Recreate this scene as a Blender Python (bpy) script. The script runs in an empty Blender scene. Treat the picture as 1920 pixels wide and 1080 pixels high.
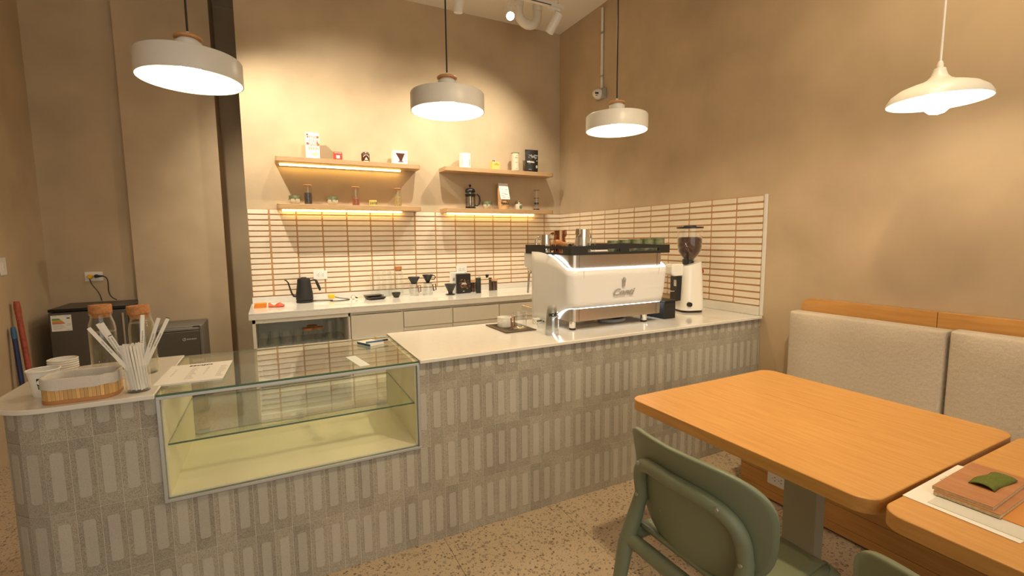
import bpy, bmesh, math, random
from mathutils import Vector, Matrix
random.seed(7)
PI = math.pi
SC = bpy.context.scene
COL = SC.collection

# ------------------------------------------------------------------ camera
cam_d = bpy.data.cameras.new('camera')
cam_d.sensor_width = 36.0
cam_d.lens = 36.0 * 877.2033 / 1920.0
cam_d.clip_start = 0.05
cam_o = bpy.data.objects.new('camera', cam_d)
COL.objects.link(cam_o)
_p, _r, _y = 0.10414020, -0.01002277, 0.47127534
_f = Vector((math.sin(_y)*math.cos(_p), math.cos(_y)*math.cos(_p), -math.sin(_p)))
_ri = Vector((math.cos(_y), -math.sin(_y), 0))
_up = _ri.cross(_f)
_r2 = _ri*math.cos(_r) + _up*math.sin(_r)
_u2 = -_ri*math.sin(_r) + _up*math.cos(_r)
_m = Matrix((( _r2.x, _u2.x, -_f.x, -2.96675), (_r2.y, _u2.y, -_f.y, -4.59511), (_r2.z, _u2.z, -_f.z, 1.44053), (0, 0, 0, 1)))
cam_o.matrix_world = _m
SC.camera = cam_o

# ------------------------------------------------------------------ world, exposure
EXPOSURE = 0.0
DAY = 1.6            # daylight coming in through the glazed shop front behind the camera
SPOT_W = 140.0         # track spots
BULB = 90.0           # emission of the pendant bulbs
DOME = 45.0
LED = 20.0
MACHINE_LED = 16.0
FLOOD_W = 49.0
world = bpy.data.worlds.new('daylight')
SC.world = world
world.use_nodes = True
world.node_tree.nodes['Background'].inputs[0].default_value = (1.0, 0.94, 0.83, 1)
world.node_tree.nodes['Background'].inputs[1].default_value = DAY
vs = SC.view_settings
vs.view_transform = 'Standard'
vs.look = 'None'
vs.exposure = EXPOSURE
vs.gamma = 1.0
vs.use_curve_mapping = False
SC.cycles.transparent_max_bounces = 48
SC.cycles.max_bounces = 10
WARM = (1.0, 0.88, 0.68)
FLOODC = (1.0, 0.76, 0.46)
PEND = (1.0, 0.80, 0.54)

# ------------------------------------------------------------------ materials
M = {}
def nt(name):
    m = bpy.data.materials.new(name); m.use_nodes = True
    n = m.node_tree; n.nodes.clear()
    out = n.nodes.new('ShaderNodeOutputMaterial')
    return m, n, out
def lk(n, a, b): n.links.new(a, b)
def P(name, col, rough=0.5, metal=0.0, coat=0.0, spec=0.5, var=0.0, vscale=6.0, bump=0.0, bscale=60.0, stretch=None, aniso=0.0, trans=0.0, objrand=0.0, sheen=0.0, col2=None, detail=4.0, coords='Object'):
    m, n, out = nt(name)
    b = n.nodes.new('ShaderNodeBsdfPrincipled'); lk(n, b.outputs[0], out.inputs[0])
    I = b.inputs
    I['Base Color'].default_value = (*col, 1); I['Roughness'].default_value = rough; I['Metallic'].default_value = metal
    I['Coat Weight'].default_value = coat; I['Specular IOR Level'].default_value = spec
    I['Transmission Weight'].default_value = trans; I['Sheen Weight'].default_value = sheen
    if aniso: I['Anisotropic'].default_value = aniso
    need = var or bump or objrand or col2
    if need:
        tc = n.nodes.new('ShaderNodeTexCoord')
        mp = n.nodes.new('ShaderNodeMapping')
        if coords == 'World':
            g = n.nodes.new('ShaderNodeNewGeometry'); lk(n, g.outputs['Position'], mp.inputs[0])
        else:
            lk(n, tc.outputs[coords], mp.inputs[0])
        if stretch: mp.inputs['Scale'].default_value = stretch
        csock = None
        if var or col2:
            no = n.nodes.new('ShaderNodeTexNoise'); no.inputs['Scale'].default_value = vscale; no.inputs['Detail'].default_value = detail
            lk(n, mp.outputs[0], no.inputs['Vector'])
            rp = n.nodes.new('ShaderNodeValToRGB')
            c2 = col2 if col2 else tuple(min(1, c*(1+var)) for c in col)
            c1 = col if col2 else tuple(c*(1-var) for c in col)
            rp.color_ramp.elements[0].position = 0.3; rp.color_ramp.elements[1].position = 0.7
            rp.color_ramp.elements[0].color = (*c1, 1); rp.color_ramp.elements[1].color = (*c2, 1)
            lk(n, no.outputs[0], rp.inputs[0]); csock = rp.outputs[0]
        if objrand:
            oi = n.nodes.new('ShaderNodeObjectInfo')
            mr = n.nodes.new('ShaderNodeMapRange'); mr.inputs['To Min'].default_value = 1-objrand; mr.inputs['To Max'].default_value = 1+objrand
            lk(n, oi.outputs['Random'], mr.inputs['Value'])
            mx = n.nodes.new('ShaderNodeMix'); mx.data_type = 'RGBA'; mx.blend_type = 'MULTIPLY'; mx.inputs[0].default_value = 1
            if csock: lk(n, csock, mx.inputs[6])
            else: mx.inputs[6].default_value = (*col, 1)
            lk(n, mr.outputs[0], mx.inputs[7]); csock = mx.outputs[2]
        if csock: lk(n, csock, I['Base Color'])
        if bump:
            nb = n.nodes.new('ShaderNodeTexNoise'); nb.inputs['Scale'].default_value = bscale; nb.inputs['Detail'].default_value = 3
            lk(n, mp.outputs[0], nb.inputs['Vector'])
            bp = n.nodes.new('ShaderNodeBump'); bp.inputs['Strength'].default_value = bump; bp.inputs['Distance'].default_value = 0.01
            lk(n, nb.outputs[0], bp.inputs['Height']); lk(n, bp.outputs[0], I['Normal'])
    M[name] = m
    return m
def emit(name, col, s):
    m, n, out = nt(name)
    e = n.nodes.new('ShaderNodeEmission'); e.inputs[0].default_value = (*col, 1); e.inputs[1].default_value = s
    lk(n, e.outputs[0], out.inputs[0]); M[name] = m
    return m
def glass(name, tint=(1, 1, 1), f0=0.045, rough=0.0, refl=1.0):
    m, n, out = nt(name)
    t = n.nodes.new('ShaderNodeBsdfTransparent'); t.inputs[0].default_value = (*tint, 1)
    g = n.nodes.new('ShaderNodeBsdfGlossy'); g.inputs['Roughness'].default_value = rough; g.inputs[0].default_value = (refl, refl, refl, 1)
    lw = n.nodes.new('ShaderNodeLayerWeight'); lw.inputs[0].default_value = 0.5
    pw = n.nodes.new('ShaderNodeMath'); pw.operation = 'POWER'; pw.inputs[1].default_value = 4.0
    lk(n, lw.outputs['Facing'], pw.inputs[0])
    ma = n.nodes.new('ShaderNodeMath'); ma.operation = 'MULTIPLY_ADD'; ma.inputs[1].default_value = 1-f0; ma.inputs[2].default_value = f0
    ma.use_clamp = True
    lk(n, pw.outputs[0], ma.inputs[0])
    mx = n.nodes.new('ShaderNodeMixShader'); lk(n, ma.outputs[0], mx.inputs[0]); lk(n, t.outputs[0], mx.inputs[1]); lk(n, g.outputs[0], mx.inputs[2])
    lk(n, mx.outputs[0], out.inputs[0]); M[name] = m
    return m

P('plaster', (0.52, 0.40, 0.26), 0.75, var=0.12, vscale=2.3, bump=0.10, bscale=7, coords='World', detail=9, spec=0.3)
P('ceiling_paint', (0.78, 0.74, 0.66), 0.8)
P('cream_tile', (0.80, 0.70, 0.555), 0.42, objrand=0.05, var=0.05, vscale=9, bump=0.05, bscale=25)
P('terracotta_grout', (0.50, 0.29, 0.14), 0.9)
P('white_grout', (0.60, 0.55, 0.46), 0.9)
P('quartz', (0.73, 0.70, 0.63), 0.09, coat=0.2, var=0.02, vscale=30)
P('laminate', (0.74, 0.71, 0.63), 0.35)
P('laminate_inside', (0.74, 0.72, 0.66), 0.5)
P('dark_gap', (0.06, 0.05, 0.04), 0.8)
P('shelf_wood', (0.46, 0.28, 0.135), 0.5, col2=(0.54, 0.35, 0.18), vscale=5, stretch=(1.5, 14, 14), detail=5)
P('oak', (0.56, 0.27, 0.068), 0.38, col2=(0.66, 0.345, 0.10), vscale=4, stretch=(16, 1.2, 16), detail=7, bump=0.02, bscale=30)
P('oak_panel', (0.50, 0.245, 0.064), 0.45, col2=(0.60, 0.31, 0.09), vscale=4, stretch=(16, 1.2, 16), detail=7)
P('oak_line', (0.24, 0.11, 0.03), 0.6)
P('linen', (0.50, 0.42, 0.32), 0.95, col2=(0.57, 0.49, 0.385), vscale=190, bump=0.35, bscale=55, sheen=0.2, detail=2)
P('linen_liner', (0.58, 0.54, 0.48), 0.95, col2=(0.66, 0.62, 0.55), vscale=300, bump=0.2, bscale=300)
P('sage_plastic', (0.20, 0.228, 0.145), 0.42)
P('black_plastic', (0.012, 0.011, 0.010), 0.4)
P('black_matte', (0.014, 0.013, 0.012), 0.6)
P('black_metal', (0.018, 0.017, 0.016), 0.3, metal=0.5)
P('charcoal_ceramic', (0.022, 0.02, 0.017), 0.3)
P('white_paint', (0.80, 0.77, 0.71), 0.3)
P('shade_white', (0.72, 0.70, 0.635), 0.35)
P('white_gloss', (0.84, 0.81, 0.74), 0.12, coat=0.4)
P('machine_white', (0.77, 0.765, 0.75), 0.3)
P('steel', (0.58, 0.53, 0.46), 0.28, metal=1.0, var=0.06, vscale=40, stretch=(1, 1, 30))
P('chrome', (0.78, 0.76, 0.72), 0.08, metal=1.0)
P('copper_steel', (0.42, 0.20, 0.11), 0.12, metal=1.0)
P('aluminium', (0.50, 0.51, 0.50), 0.4, metal=0.6)
P('zinc', (0.46, 0.45, 0.40), 0.5, metal=0.7, var=0.15, vscale=40)
P('fridge_steel', (0.11, 0.096, 0.078), 0.40, metal=0.6)
P('fridge_grey', (0.20, 0.185, 0.16), 0.4, metal=0.4)
P('cork', (0.44, 0.19, 0.065), 0.85, var=0.25, vscale=120)
P('bamboo', (0.66, 0.40, 0.15), 0.5, objrand=0.2, var=0.1, vscale=10, stretch=(30, 30, 3))
P('bamboo_rim', (0.47, 0.21, 0.07), 0.55)
P('ring_wood', (0.56, 0.29, 0.11), 0.45, var=0.1, vscale=25)
P('walnut', (0.16, 0.065, 0.025), 0.45)
P('paper', (0.82, 0.79, 0.72), 0.8)
P('paper_cup', (0.84, 0.81, 0.74), 0.55)
P('stirrer_paper', (0.80, 0.76, 0.68), 0.8, objrand=0.08)
P('ink', (0.012, 0.011, 0.010), 0.7)
P('ink_grey', (0.32, 0.30, 0.27), 0.8)
P('bronze', (0.15, 0.115, 0.08), 0.4, metal=0.7)
P('dark_green', (0.02, 0.06, 0.03), 0.5)
P('bean', (0.055, 0.024, 0.013), 0.5, col2=(0.11, 0.05, 0.028), vscale=180, bump=0.9, bscale=170, detail=2)
P('dark_bean', (0.02, 0.013, 0.012), 0.5, col2=(0.07, 0.045, 0.035), vscale=150, bump=0.8, bscale=150)
P('red_bean', (0.20, 0.045, 0.018), 0.5, col2=(0.42, 0.13, 0.05), vscale=150, bump=0.8, bscale=150)
P('green_bean', (0.30, 0.19, 0.045), 0.5, col2=(0.58, 0.44, 0.16), vscale=150, bump=0.8, bscale=150)
P('kraft', (0.56, 0.32, 0.14), 0.7, var=0.06, vscale=20)
P('orange_paper', (0.82, 0.26, 0.02), 0.6)
P('red_paper', (0.72, 0.10, 0.03), 0.5)
P('yellow_plastic', (0.85, 0.52, 0.015), 0.4)
P('tin_red', (0.52, 0.055, 0.03), 0.4)
P('tin_brown', (0.075, 0.022, 0.012), 0.3)
P('yellow_tin', (0.78, 0.56, 0.16), 0.35)
P('peach_card', (0.74, 0.58, 0.42), 0.5)
P('green_trim', (0.13, 0.22, 0.12), 0.5)
P('ceramic_cream', (0.62, 0.56, 0.42), 0.25)
P('ceramic_green', (0.075, 0.10, 0.045), 0.2, col2=(0.22, 0.24, 0.13), vscale=30)
P('cup_green', (0.13, 0.15, 0.10), 0.2, col2=(0.36, 0.37, 0.27), vscale=35)
P('salmon', (0.76, 0.20, 0.10), 0.6)
P('navy_plastic', (0.012, 0.022, 0.085), 0.4)
P('blue_cap', (0.03, 0.11, 0.22), 0.4)
P('red_pole', (0.30, 0.045, 0.022), 0.5, col2=(0.42, 0.09, 0.05), vscale=50)
P('leaf', (0.11, 0.26, 0.03), 0.5, col2=(0.42, 0.52, 0.13), vscale=90)
P('sage_fabric', (0.105, 0.125, 0.015), 0.95, col2=(0.15, 0.175, 0.028), vscale=250, bump=0.4, bscale=300)
P('swatch_wood', (0.40, 0.165, 0.065), 0.45, col2=(0.50, 0.23, 0.10), vscale=4, stretch=(14, 2, 14), detail=6)
P('swatch_orange', (0.62, 0.26, 0.055), 0.5)
P('particle_board', (0.56, 0.43, 0.24), 0.9, var=0.2, vscale=150)
P('stone_swatch', (0.66, 0.64, 0.57), 0.5)
P('case_cream', (0.86, 0.80, 0.58), 0.45)
P('leg_metal', (0.36, 0.345, 0.245), 0.45, metal=0.2)
P('plate_dark', (0.05, 0.04, 0.03), 0.3)
P('plate_tan', (0.46, 0.33, 0.19), 0.4)
P('grey_hose', (0.30, 0.30, 0.29), 0.5)
P('pouch_black', (0.016, 0.013, 0.011), 0.42)
P('pouch_print', (0.45, 0.43, 0.39), 0.6)
P('lab_green', (0.10, 0.28, 0.02), 0.6); P('lab_yellow', (0.55, 0.45, 0.03), 0.6); P('lab_orange', (0.62, 0.22, 0.02), 0.6); P('lab_red', (0.50, 0.05, 0.01), 0.6)
P('coffee_print', (0.30, 0.12, 0.05), 0.6)
P('pvc', (0.76, 0.72, 0.63), 0.4)
P('pale_blue_strip', (0.62, 0.72, 0.74), 0.3)
glass('clear_glass', (0.985, 0.99, 0.985), f0=0.028)
glass('server_glass', (0.965, 0.97, 0.965), f0=0.07)
glass('cup_plastic', (0.93, 0.935, 0.93), f0=0.075)
glass('case_glass', (0.93, 0.955, 0.90), f0=0.085)
glass('water', (0.93, 0.93, 0.88), f0=0.03)
glass('smoke_glass', (0.45, 0.34, 0.26), f0=0.06)
glass('frosted_film', (0.70, 0.84, 0.87), f0=0.25, rough=0.25)
P('glass_edge', (0.06, 0.13, 0.07), 0.15, coat=0.3)
emit('bulb_glow', PEND, BULB)
emit('dome_glow', (1.0, 0.84, 0.62), DOME)
emit('spot_glow', (1.0, 0.82, 0.58), 120.0)
emit('spot_dim', (1.0, 0.82, 0.58), 1.2)
emit('led_warm', (1.0, 0.62, 0.17), LED)
emit('led_cool', (0.93, 0.97, 1.0), MACHINE_LED)

def speckle(name, base, dots, scale=260, rnd=0.12, rough=0.8, amount=0.45):
    m, n, out = nt(name)
    b = n.nodes.new('ShaderNodeBsdfPrincipled'); lk(n, b.outputs[0], out.inputs[0])
    b.inputs['Roughness'].default_value = rough; b.inputs['Specular IOR Level'].default_value = 0.3
    g = n.nodes.new('ShaderNodeNewGeometry')
    no = n.nodes.new('ShaderNodeTexNoise'); no.inputs['Scale'].default_value = scale; no.inputs['Detail'].default_value = 3
    lk(n, g.outputs['Position'], no.inputs['Vector'])
    rp = n.nodes.new('ShaderNodeValToRGB')
    rp.color_ramp.elements[0].position = amount-0.08; rp.color_ramp.elements[0].color = (*dots, 1)
    rp.color_ramp.elements[1].position = amount+0.08; rp.color_ramp.elements[1].color = (*base, 1)
    lk(n, no.outputs[0], rp.inputs[0])
    n2 = n.nodes.new('ShaderNodeTexNoise'); n2.inputs['Scale'].default_value = 9; n2.inputs['Detail'].default_value = 4
    lk(n, g.outputs['Position'], n2.inputs['Vector'])
    oi = n.nodes.new('ShaderNodeObjectInfo')
    ad = n.nodes.new('ShaderNodeMath'); ad.operation = 'ADD'; lk(n, oi.outputs['Random'], ad.inputs[0]); lk(n, n2.outputs[0], ad.inputs[1])
    mr = n.nodes.new('ShaderNodeMapRange'); mr.inputs['From Max'].default_value = 2; mr.inputs['To Min'].default_value = 1-rnd*1.6; mr.inputs['To Max'].default_value = 1+rnd*1.6
    lk(n, ad.outputs[0], mr.inputs['Value'])
    mx = n.nodes.new('ShaderNodeMix'); mx.data_type = 'RGBA'; mx.blend_type = 'MULTIPLY'; mx.inputs[0].default_value = 1
    lk(n, rp.outputs[0], mx.inputs[6]); lk(n, mr.outputs[0], mx.inputs[7]); lk(n, mx.outputs[2], b.inputs['Base Color'])
    bp = n.nodes.new('ShaderNodeBump'); bp.inputs['Strength'].default_value = 0.25; bp.inputs['Distance'].default_value = 0.003
    lk(n, no.outputs[0], bp.inputs['Height']); lk(n, bp.outputs[0], b.inputs['Normal'])
    M[name] = m
speckle('stone_tile', (0.41, 0.375, 0.30), (0.26, 0.228, 0.17), 420, 0.16, 0.85, 0.47)
speckle('stone_pill', (0.455, 0.425, 0.355), (0.38, 0.35, 0.285), 300, 0.08, 0.7, 0.40)

def terrazzo():
    m, n, out = nt('terrazzo')
    b = n.nodes.new('ShaderNodeBsdfPrincipled'); lk(n, b.outputs[0], out.inputs[0]); b.inputs['Roughness'].default_value = 0.42
    g = n.nodes.new('ShaderNodeNewGeometry')
    nz = n.nodes.new('ShaderNodeTexNoise'); nz.inputs['Scale'].default_value = 45; lk(n, g.outputs['Position'], nz.inputs['Vector'])
    mixv = n.nodes.new('ShaderNodeVectorMath'); mixv.operation = 'MULTIPLY_ADD'; mixv.inputs[1].default_value = (0.014, 0.014, 0.014)
    lk(n, nz.outputs['Color'], mixv.inputs[0]); lk(n, g.outputs['Position'], mixv.inputs[2])
    prev = None
    base = n.nodes.new('ShaderNodeTexNoise'); base.inputs['Scale'].default_value = 3; lk(n, g.outputs['Position'], base.inputs['Vector'])
    r0 = n.nodes.new('ShaderNodeValToRGB'); r0.color_ramp.elements[0].color = (0.44, 0.345, 0.235, 1); r0.color_ramp.elements[1].color = (0.52, 0.42, 0.295, 1)
    lk(n, base.outputs[0], r0.inputs[0]); prev = r0.outputs[0]
    for sc, thr, dist, cols in ((75, 0.74, 0.42, ((0.13, 0.075, 0.035), (0.26, 0.22, 0.17))), (150, 0.70, 0.40, ((0.16, 0.09, 0.045), (0.30, 0.25, 0.19))), (40, 0.86, 0.40, ((0.34, 0.29, 0.22), (0.24, 0.18, 0.12)))):
        v = n.nodes.new('ShaderNodeTexVoronoi'); v.inputs['Scale'].default_value = sc; lk(n, mixv.outputs[0], v.inputs['Vector'])
        sp = n.nodes.new('ShaderNodeSeparateColor'); lk(n, v.outputs['Color'], sp.inputs[0])
        c1 = n.nodes.new('ShaderNodeMath'); c1.operation = 'GREATER_THAN'; c1.inputs[1].default_value = thr; lk(n, sp.outputs[0], c1.inputs[0])
        c2 = n.nodes.new('ShaderNodeMath'); c2.operation = 'LESS_THAN'; c2.inputs[1].default_value = dist; lk(n, v.outputs['Distance'], c2.inputs[0])
        mm = n.nodes.new('ShaderNodeMath'); mm.operation = 'MULTIPLY'; lk(n, c1.outputs[0], mm.inputs[0]); lk(n, c2.outputs[0], mm.inputs[1])
        cc = n.nodes.new('ShaderNodeMix'); cc.data_type = 'RGBA'; cc.inputs[6].default_value = (*cols[0], 1); cc.inputs[7].default_value = (*cols[1], 1); lk(n, sp.outputs[1], cc.inputs[0])
        mx = n.nodes.new('ShaderNodeMix'); mx.data_type = 'RGBA'; lk(n, mm.outputs[0], mx.inputs[0]); lk(n, prev, mx.inputs[6]); lk(n, cc.outputs[2], mx.inputs[7])
        prev = mx.outputs[2]
    lk(n, prev, b.inputs['Base Color']); M['terrazzo'] = m
terrazzo()

# ------------------------------------------------------------------ mesh helpers
class B:
    def __init__(s): s.bm = bmesh.new(); s.mi = 0
    def _f(s, vs):
        try:
            f = s.bm.faces.new(vs); f.material_index = s.mi; return f
        except ValueError: return None
    def box(s, x0, x1, y0, y1, z0, z1):
        v = [s.bm.verts.new((x, y, z)) for z in (z0, z1) for y in (y0, y1) for x in (x0, x1)]
        for q in ((0, 2, 3, 1), (4, 5, 7, 6), (0, 1, 5, 4), (2, 6, 7, 3), (0, 4, 6, 2), (1, 3, 7, 5)): s._f([v[i] for i in q])
        return s
    def hexa(s, pts):      # 8 points: bottom ring (4), top ring (4), counter-clockwise from above
        v = [s.bm.verts.new(p) for p in pts]
        s._f([v[3], v[2], v[1], v[0]]); s._f(v[4:8])
        for i in range(4): s._f([v[i], v[(i+1) % 4], v[4+(i+1) % 4], v[4+i]])
        return s
    def prism(s, pts, a0, a1, axis='z'):
        def mk(p, a):
            if axis == 'z': return (p[0], p[1], a)
            if axis == 'y': return (p[0], a, p[1])
            return (a, p[0], p[1])
        lo = [s.bm.verts.new(mk(p, a0)) for p in pts]; hi = [s.bm.verts.new(mk(p, a1)) for p in pts]
        s._f(list(reversed(lo))); s._f(hi)
        k = len(pts)
        for i in range(k): s._f([lo[i], lo[(i+1) % k], hi[(i+1) % k], hi[i]])
        return s
    def lathe(s, prof, seg=24, c=(0, 0, 0), cap0=False, cap1=False, axis='z'):
        rings = []
        for r, z in prof:
            ring = []
            for i in range(seg):
                a = 2*PI*i/seg
                u, w = r*math.cos(a), r*math.sin(a)
                p = (c[0]+u, c[1]+w, c[2]+z) if axis == 'z' else ((c[0]+u, c[1]+z, c[2]+w) if axis == 'y' else (c[0]+z, c[1]+u, c[2]+w))
                ring.append(s.bm.verts.new(p))
            rings.append(ring)
        for a, b in zip(rings, rings[1:]):
            for i in range(seg): s._f([a[i], a[(i+1) % seg], b[(i+1) % seg], b[i]])
        if cap0: s._f(list(reversed(rings[0])))
        if cap1: s._f(rings[-1])
        return s
    def tube(s, path, r, seg=8, closed=False, flat=1.0):
        pts = [Vector(p) for p in path]; rings = []; n = len(pts); up = Vector((0, 0, 1)); prev = None
        for i, p in enumerate(pts):
            if closed: d = pts[(i+1) % n]-pts[i-1]
            elif i == 0: d = pts[1]-p
            elif i == n-1: d = p-pts[-2]
            else: d = pts[i+1]-pts[i-1]
            d.normalize()
            if prev is None:
                a = d.cross(up)
                if a.length < 1e-3: a = d.cross(Vector((1, 0, 0)))
            else: a = prev-d*prev.dot(d)
            a.normalize(); prev = a; b = d.cross(a)
            rr = r[i] if isinstance(r, (list, tuple)) else r
            rings.append([s.bm.verts.new(p+a*rr*math.cos(2*PI*k/seg)+b*rr*flat*math.sin(2*PI*k/seg)) for k in range(seg)])
        prs = list(zip(rings, rings[1:]))
        if closed: prs.append((rings[-1], rings[0]))
        for a, b in prs:
            for k in range(seg): s._f([a[k], a[(k+1) % seg], b[(k+1) % seg], b[k]])
        if not closed: s._f(list(reversed(rings[0]))); s._f(rings[-1])
        return s
    def sphere(s, c, r, su=14, sv=10, sz=1.0):
        prof = [(max(1e-4, r*math.sin(PI*i/sv)), -r*sz*math.cos(PI*i/sv)) for i in range(sv+1)]
        return s.lathe(prof, su, c)
    def grid(s, fn, nu, nv):
        g = [[s.bm.verts.new(fn(i/nu, j/nv)) for i in range(nu+1)] for j in range(nv+1)]
        for j in range(nv):
            for i in range(nu): s._f([g[j][i], g[j][i+1], g[j+1][i+1], g[j+1][i]])
        return s
    def poly(s, pts): s._f([s.bm.verts.new(p) for p in pts]); return s
    def mesh(s, name, mats, smooth=None, fix=True):
        if fix: bmesh.ops.recalc_face_normals(s.bm, faces=s.bm.faces)
        me = bpy.data.meshes.new(name); s.bm.to_mesh(me); s.bm.free()
        for m in (mats if isinstance(mats, (list, tuple)) else [mats]): me.materials.append(M[m])
        if smooth is not None:
            for p in me.polygons: p.use_smooth = True
            me.set_sharp_from_angle(angle=math.radians(smooth))
        return me
def link(name, me, parent=None, loc=None, rot=None):
    o = bpy.data.objects.new(name, me); COL.objects.link(o)
    if parent is not None: o.parent = parent
    if loc is not None: o.location = loc
    if rot is not None: o.rotation_euler = rot
    return o
def obj(name, b, mats, parent=None, smooth=None, bevel=0.0, seg=2, loc=None, rot=None, world=False, solid=0.0, sub=0):
    me = b.mesh(name, mats, smooth)
    o = link(name, me, parent, loc, rot)
    if world and parent is not None:      # mesh given in room coordinates
        me.transform(Matrix.Translation(-Vector(parent.location)))
    if solid:
        md = o.modifiers.new('thickness', 'SOLIDIFY'); md.thickness = solid; md.offset = 0
    if sub:
        md = o.modifiers.new('subdivision', 'SUBSURF'); md.levels = sub; md.render_levels = sub
    if bevel:
        md = o.modifiers.new('bevel', 'BEVEL'); md.width = bevel; md.segments = seg; md.limit_method = 'ANGLE'; md.angle_limit = math.radians(40)
        for p in me.polygons: p.use_smooth = True
        md.harden_normals = True
    return o
def tag(o, label, cat, group=None):
    o['label'] = label; o['category'] = cat
    if group: o['group'] = group
    return o
def thing(name, label, cat, loc=(0, 0, 0), rz=0.0, group=None):
    o = bpy.data.objects.new(name, None); COL.objects.link(o); o.empty_display_size = 0.05
    o.location = loc; o.rotation_euler = (0, 0, rz)
    return tag(o, label, cat, group)
def struct(name, b, mats, **k):
    o = obj(name, b, mats, **k); o['kind'] = 'structure'; return o
def copy_tree(o, parent=None):
    c = o.copy(); COL.objects.link(c); c.parent = parent
    for ch in list(o.children): copy_tree(ch, c)
    return c
def dup(o, loc, rz=None, label=None, group=None):
    c = copy_tree(o); c.location = loc
    if rz is not None: c.rotation_euler = (0, 0, rz)
    if label: c['label'] = label
    if group: c['group'] = group
    return c
_tc = 0
def text(name, s, size, mat, parent, loc, rot, shear=0.0, ext=0.0004, align='CENTER', bold=0.0, sx=1.0):
    global _tc; _tc += 1
    cu = bpy.data.curves.new('lettering_%d' % _tc, 'FONT'); cu.body = s; cu.size = size; cu.extrude = ext; cu.shear = shear
    cu.align_x = align; cu.align_y = 'CENTER'; cu.resolution_u = 3; cu.offset = bold
    to = bpy.data.objects.new('tmp', cu); COL.objects.link(to)
    dg = bpy.context.evaluated_depsgraph_get()
    me = bpy.data.meshes.new_from_object(to.evaluated_get(dg)); me.name = name
    bpy.data.objects.remove(to); bpy.data.curves.remove(cu)
    me.materials.clear(); me.materials.append(M[mat])
    o = link(name, me, parent, loc, rot); o.scale = (sx, 1, 1)
    return o
FRONT = (PI/2, 0, 0)            # lettering that faces the room (towards -y)
def rrect(x0, x1, y0, y1, r, n=5):
    pts = []
    for cx, cy, a0 in ((x1-r, y1-r, 0), (x0+r, y1-r, 90), (x0+r, y0+r, 180), (x1-r, y0+r, 270)):
        for i in range(n+1):
            a = math.radians(a0+90*i/n); pts.append((cx+r*math.cos(a), cy+r*math.sin(a)))
    return pts
def arc(cx, cy, r, a0, a1, n):
    return [(cx+r*math.cos(math.radians(a0+(a1-a0)*i/n)), cy+r*math.sin(math.radians(a0+(a1-a0)*i/n))) for i in range(n+1)]

CEIL = 3.686
YF = -2.5396        # plane of the counter front
XW = -3.14          # left end of the tiled back wall
TW, TH = 0.2125, 0.047183
TTOP = 1.719
TBOT = TTOP-16*TH

# ------------------------------------------------------------------ setting
floor = struct('floor', B().box(-4.75, 0.2, -7.6, 1.3, -0.08, -0.004), 'dark_gap')
slab_me = B().box(0.001, 0.6346, 0.001, 0.6346, -0.02, 0).mesh('floor_tile', 'terrazzo')
for i in range(8):
    for j in range(14):
        x = -2.303+0.6356*(i-4); y = -3.147+0.6356*(j-7)
        if x > 0.15 or y > 1.2 or x < -5: continue
        link('floor_tile', slab_me, floor, (x, y, 0))
struct('ceiling', B().box(-4.75, 0.2, -7.6, 1.3, CEIL, CEIL+0.12), 'ceiling_paint')
wall_back = struct('wall_back', B().box(XW, 0.0, 0.0, 0.9, 0, CEIL), 'plaster')
wall_right = struct('wall_right', B().box(0.0, 0.14, -7.6, 1.0, 0, CEIL), 'plaster')
struct('wall_left', B().box(-4.75, -4.605, -7.6, 1.2, 0, CEIL), 'plaster')
struct('wall_alcove', B().box(-4.605, -3.98, 0.5, 1.2, 0, CEIL), 'plaster')
struct('wall_pillar', B().box(-4.02, -3.348, 0.42, 1.2, 0, CEIL), 'plaster')
struct('wall_recess', B().box(-3.36, XW+0.1, 0.9, 1.2, 0, CEIL), 'plaster')

def ctile(w, h, d=0.007, r=0.006):
    b = B(); n = 3
    base = rrect(-w/2, w/2, -h/2, h/2, r, n); top = rrect(-w/2+0.002, w/2-0.002, -h/2+0.002, h/2-0.002, r*0.8, n)
    rings = [[b.bm.verts.new((p[0], -z, p[1])) for p in q] for q, z in ((base, 0.0005), (base, d-0.002), (top, d))]
    k = len(base)
    for a, c in zip(rings, rings[1:]):
        for i in range(k): b._f([a[i], a[(i+1) % k], c[(i+1) % k], c[i]])
    b._f(rings[-1])
    return b.mesh('tile', 'cream_tile', 25)
G = 0.0115
full_t = ctile(TW-G, TH-G)
grb = obj('grout_bed', B().box(XW, 0, -0.0035, 0.0, TBOT-0.004, TTOP), 'terracotta_grout', wall_back)
cut_w = (14*TW*-1)-XW
cut_t = ctile(cut_w-G, TH-G)
for r in range(16):
    z = TTOP-(r+0.5)*TH
    for k in range(14):
        link('tile', full_t, wall_back, (-(k+0.5)*TW, -0.0025, z))
    link('tile', cut_t, wall_back, (-14*TW-cut_w/2-G/4, -0.0025, z))
YEND = -2.534
obj('grout_bed', B().box(-0.0035, 0.0, YEND, -0.004, TBOT-0.004, TTOP), 'terracotta_grout', wall_right)
part_w = -YEND-11*TW
part_t = ctile(part_w-G, TH-G)
for r in range(16):
    z = TTOP-(r+0.5)*TH
    for j in range(11):
        link('tile', full_t, wall_right, (-0.0025, YEND+(j+0.5)*TW, z), (0, 0, -PI/2))
    link('tile', part_t, wall_right, (-0.0025, YEND+11*TW+part_w/2-0.004, z), (0, 0, -PI/2))
struct('trim_1', B().box(-0.014, 0.0, YEND-0.022, YEND-0.001, 0.9, TTOP+0.004), 'quartz', bevel=0.002)

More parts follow.
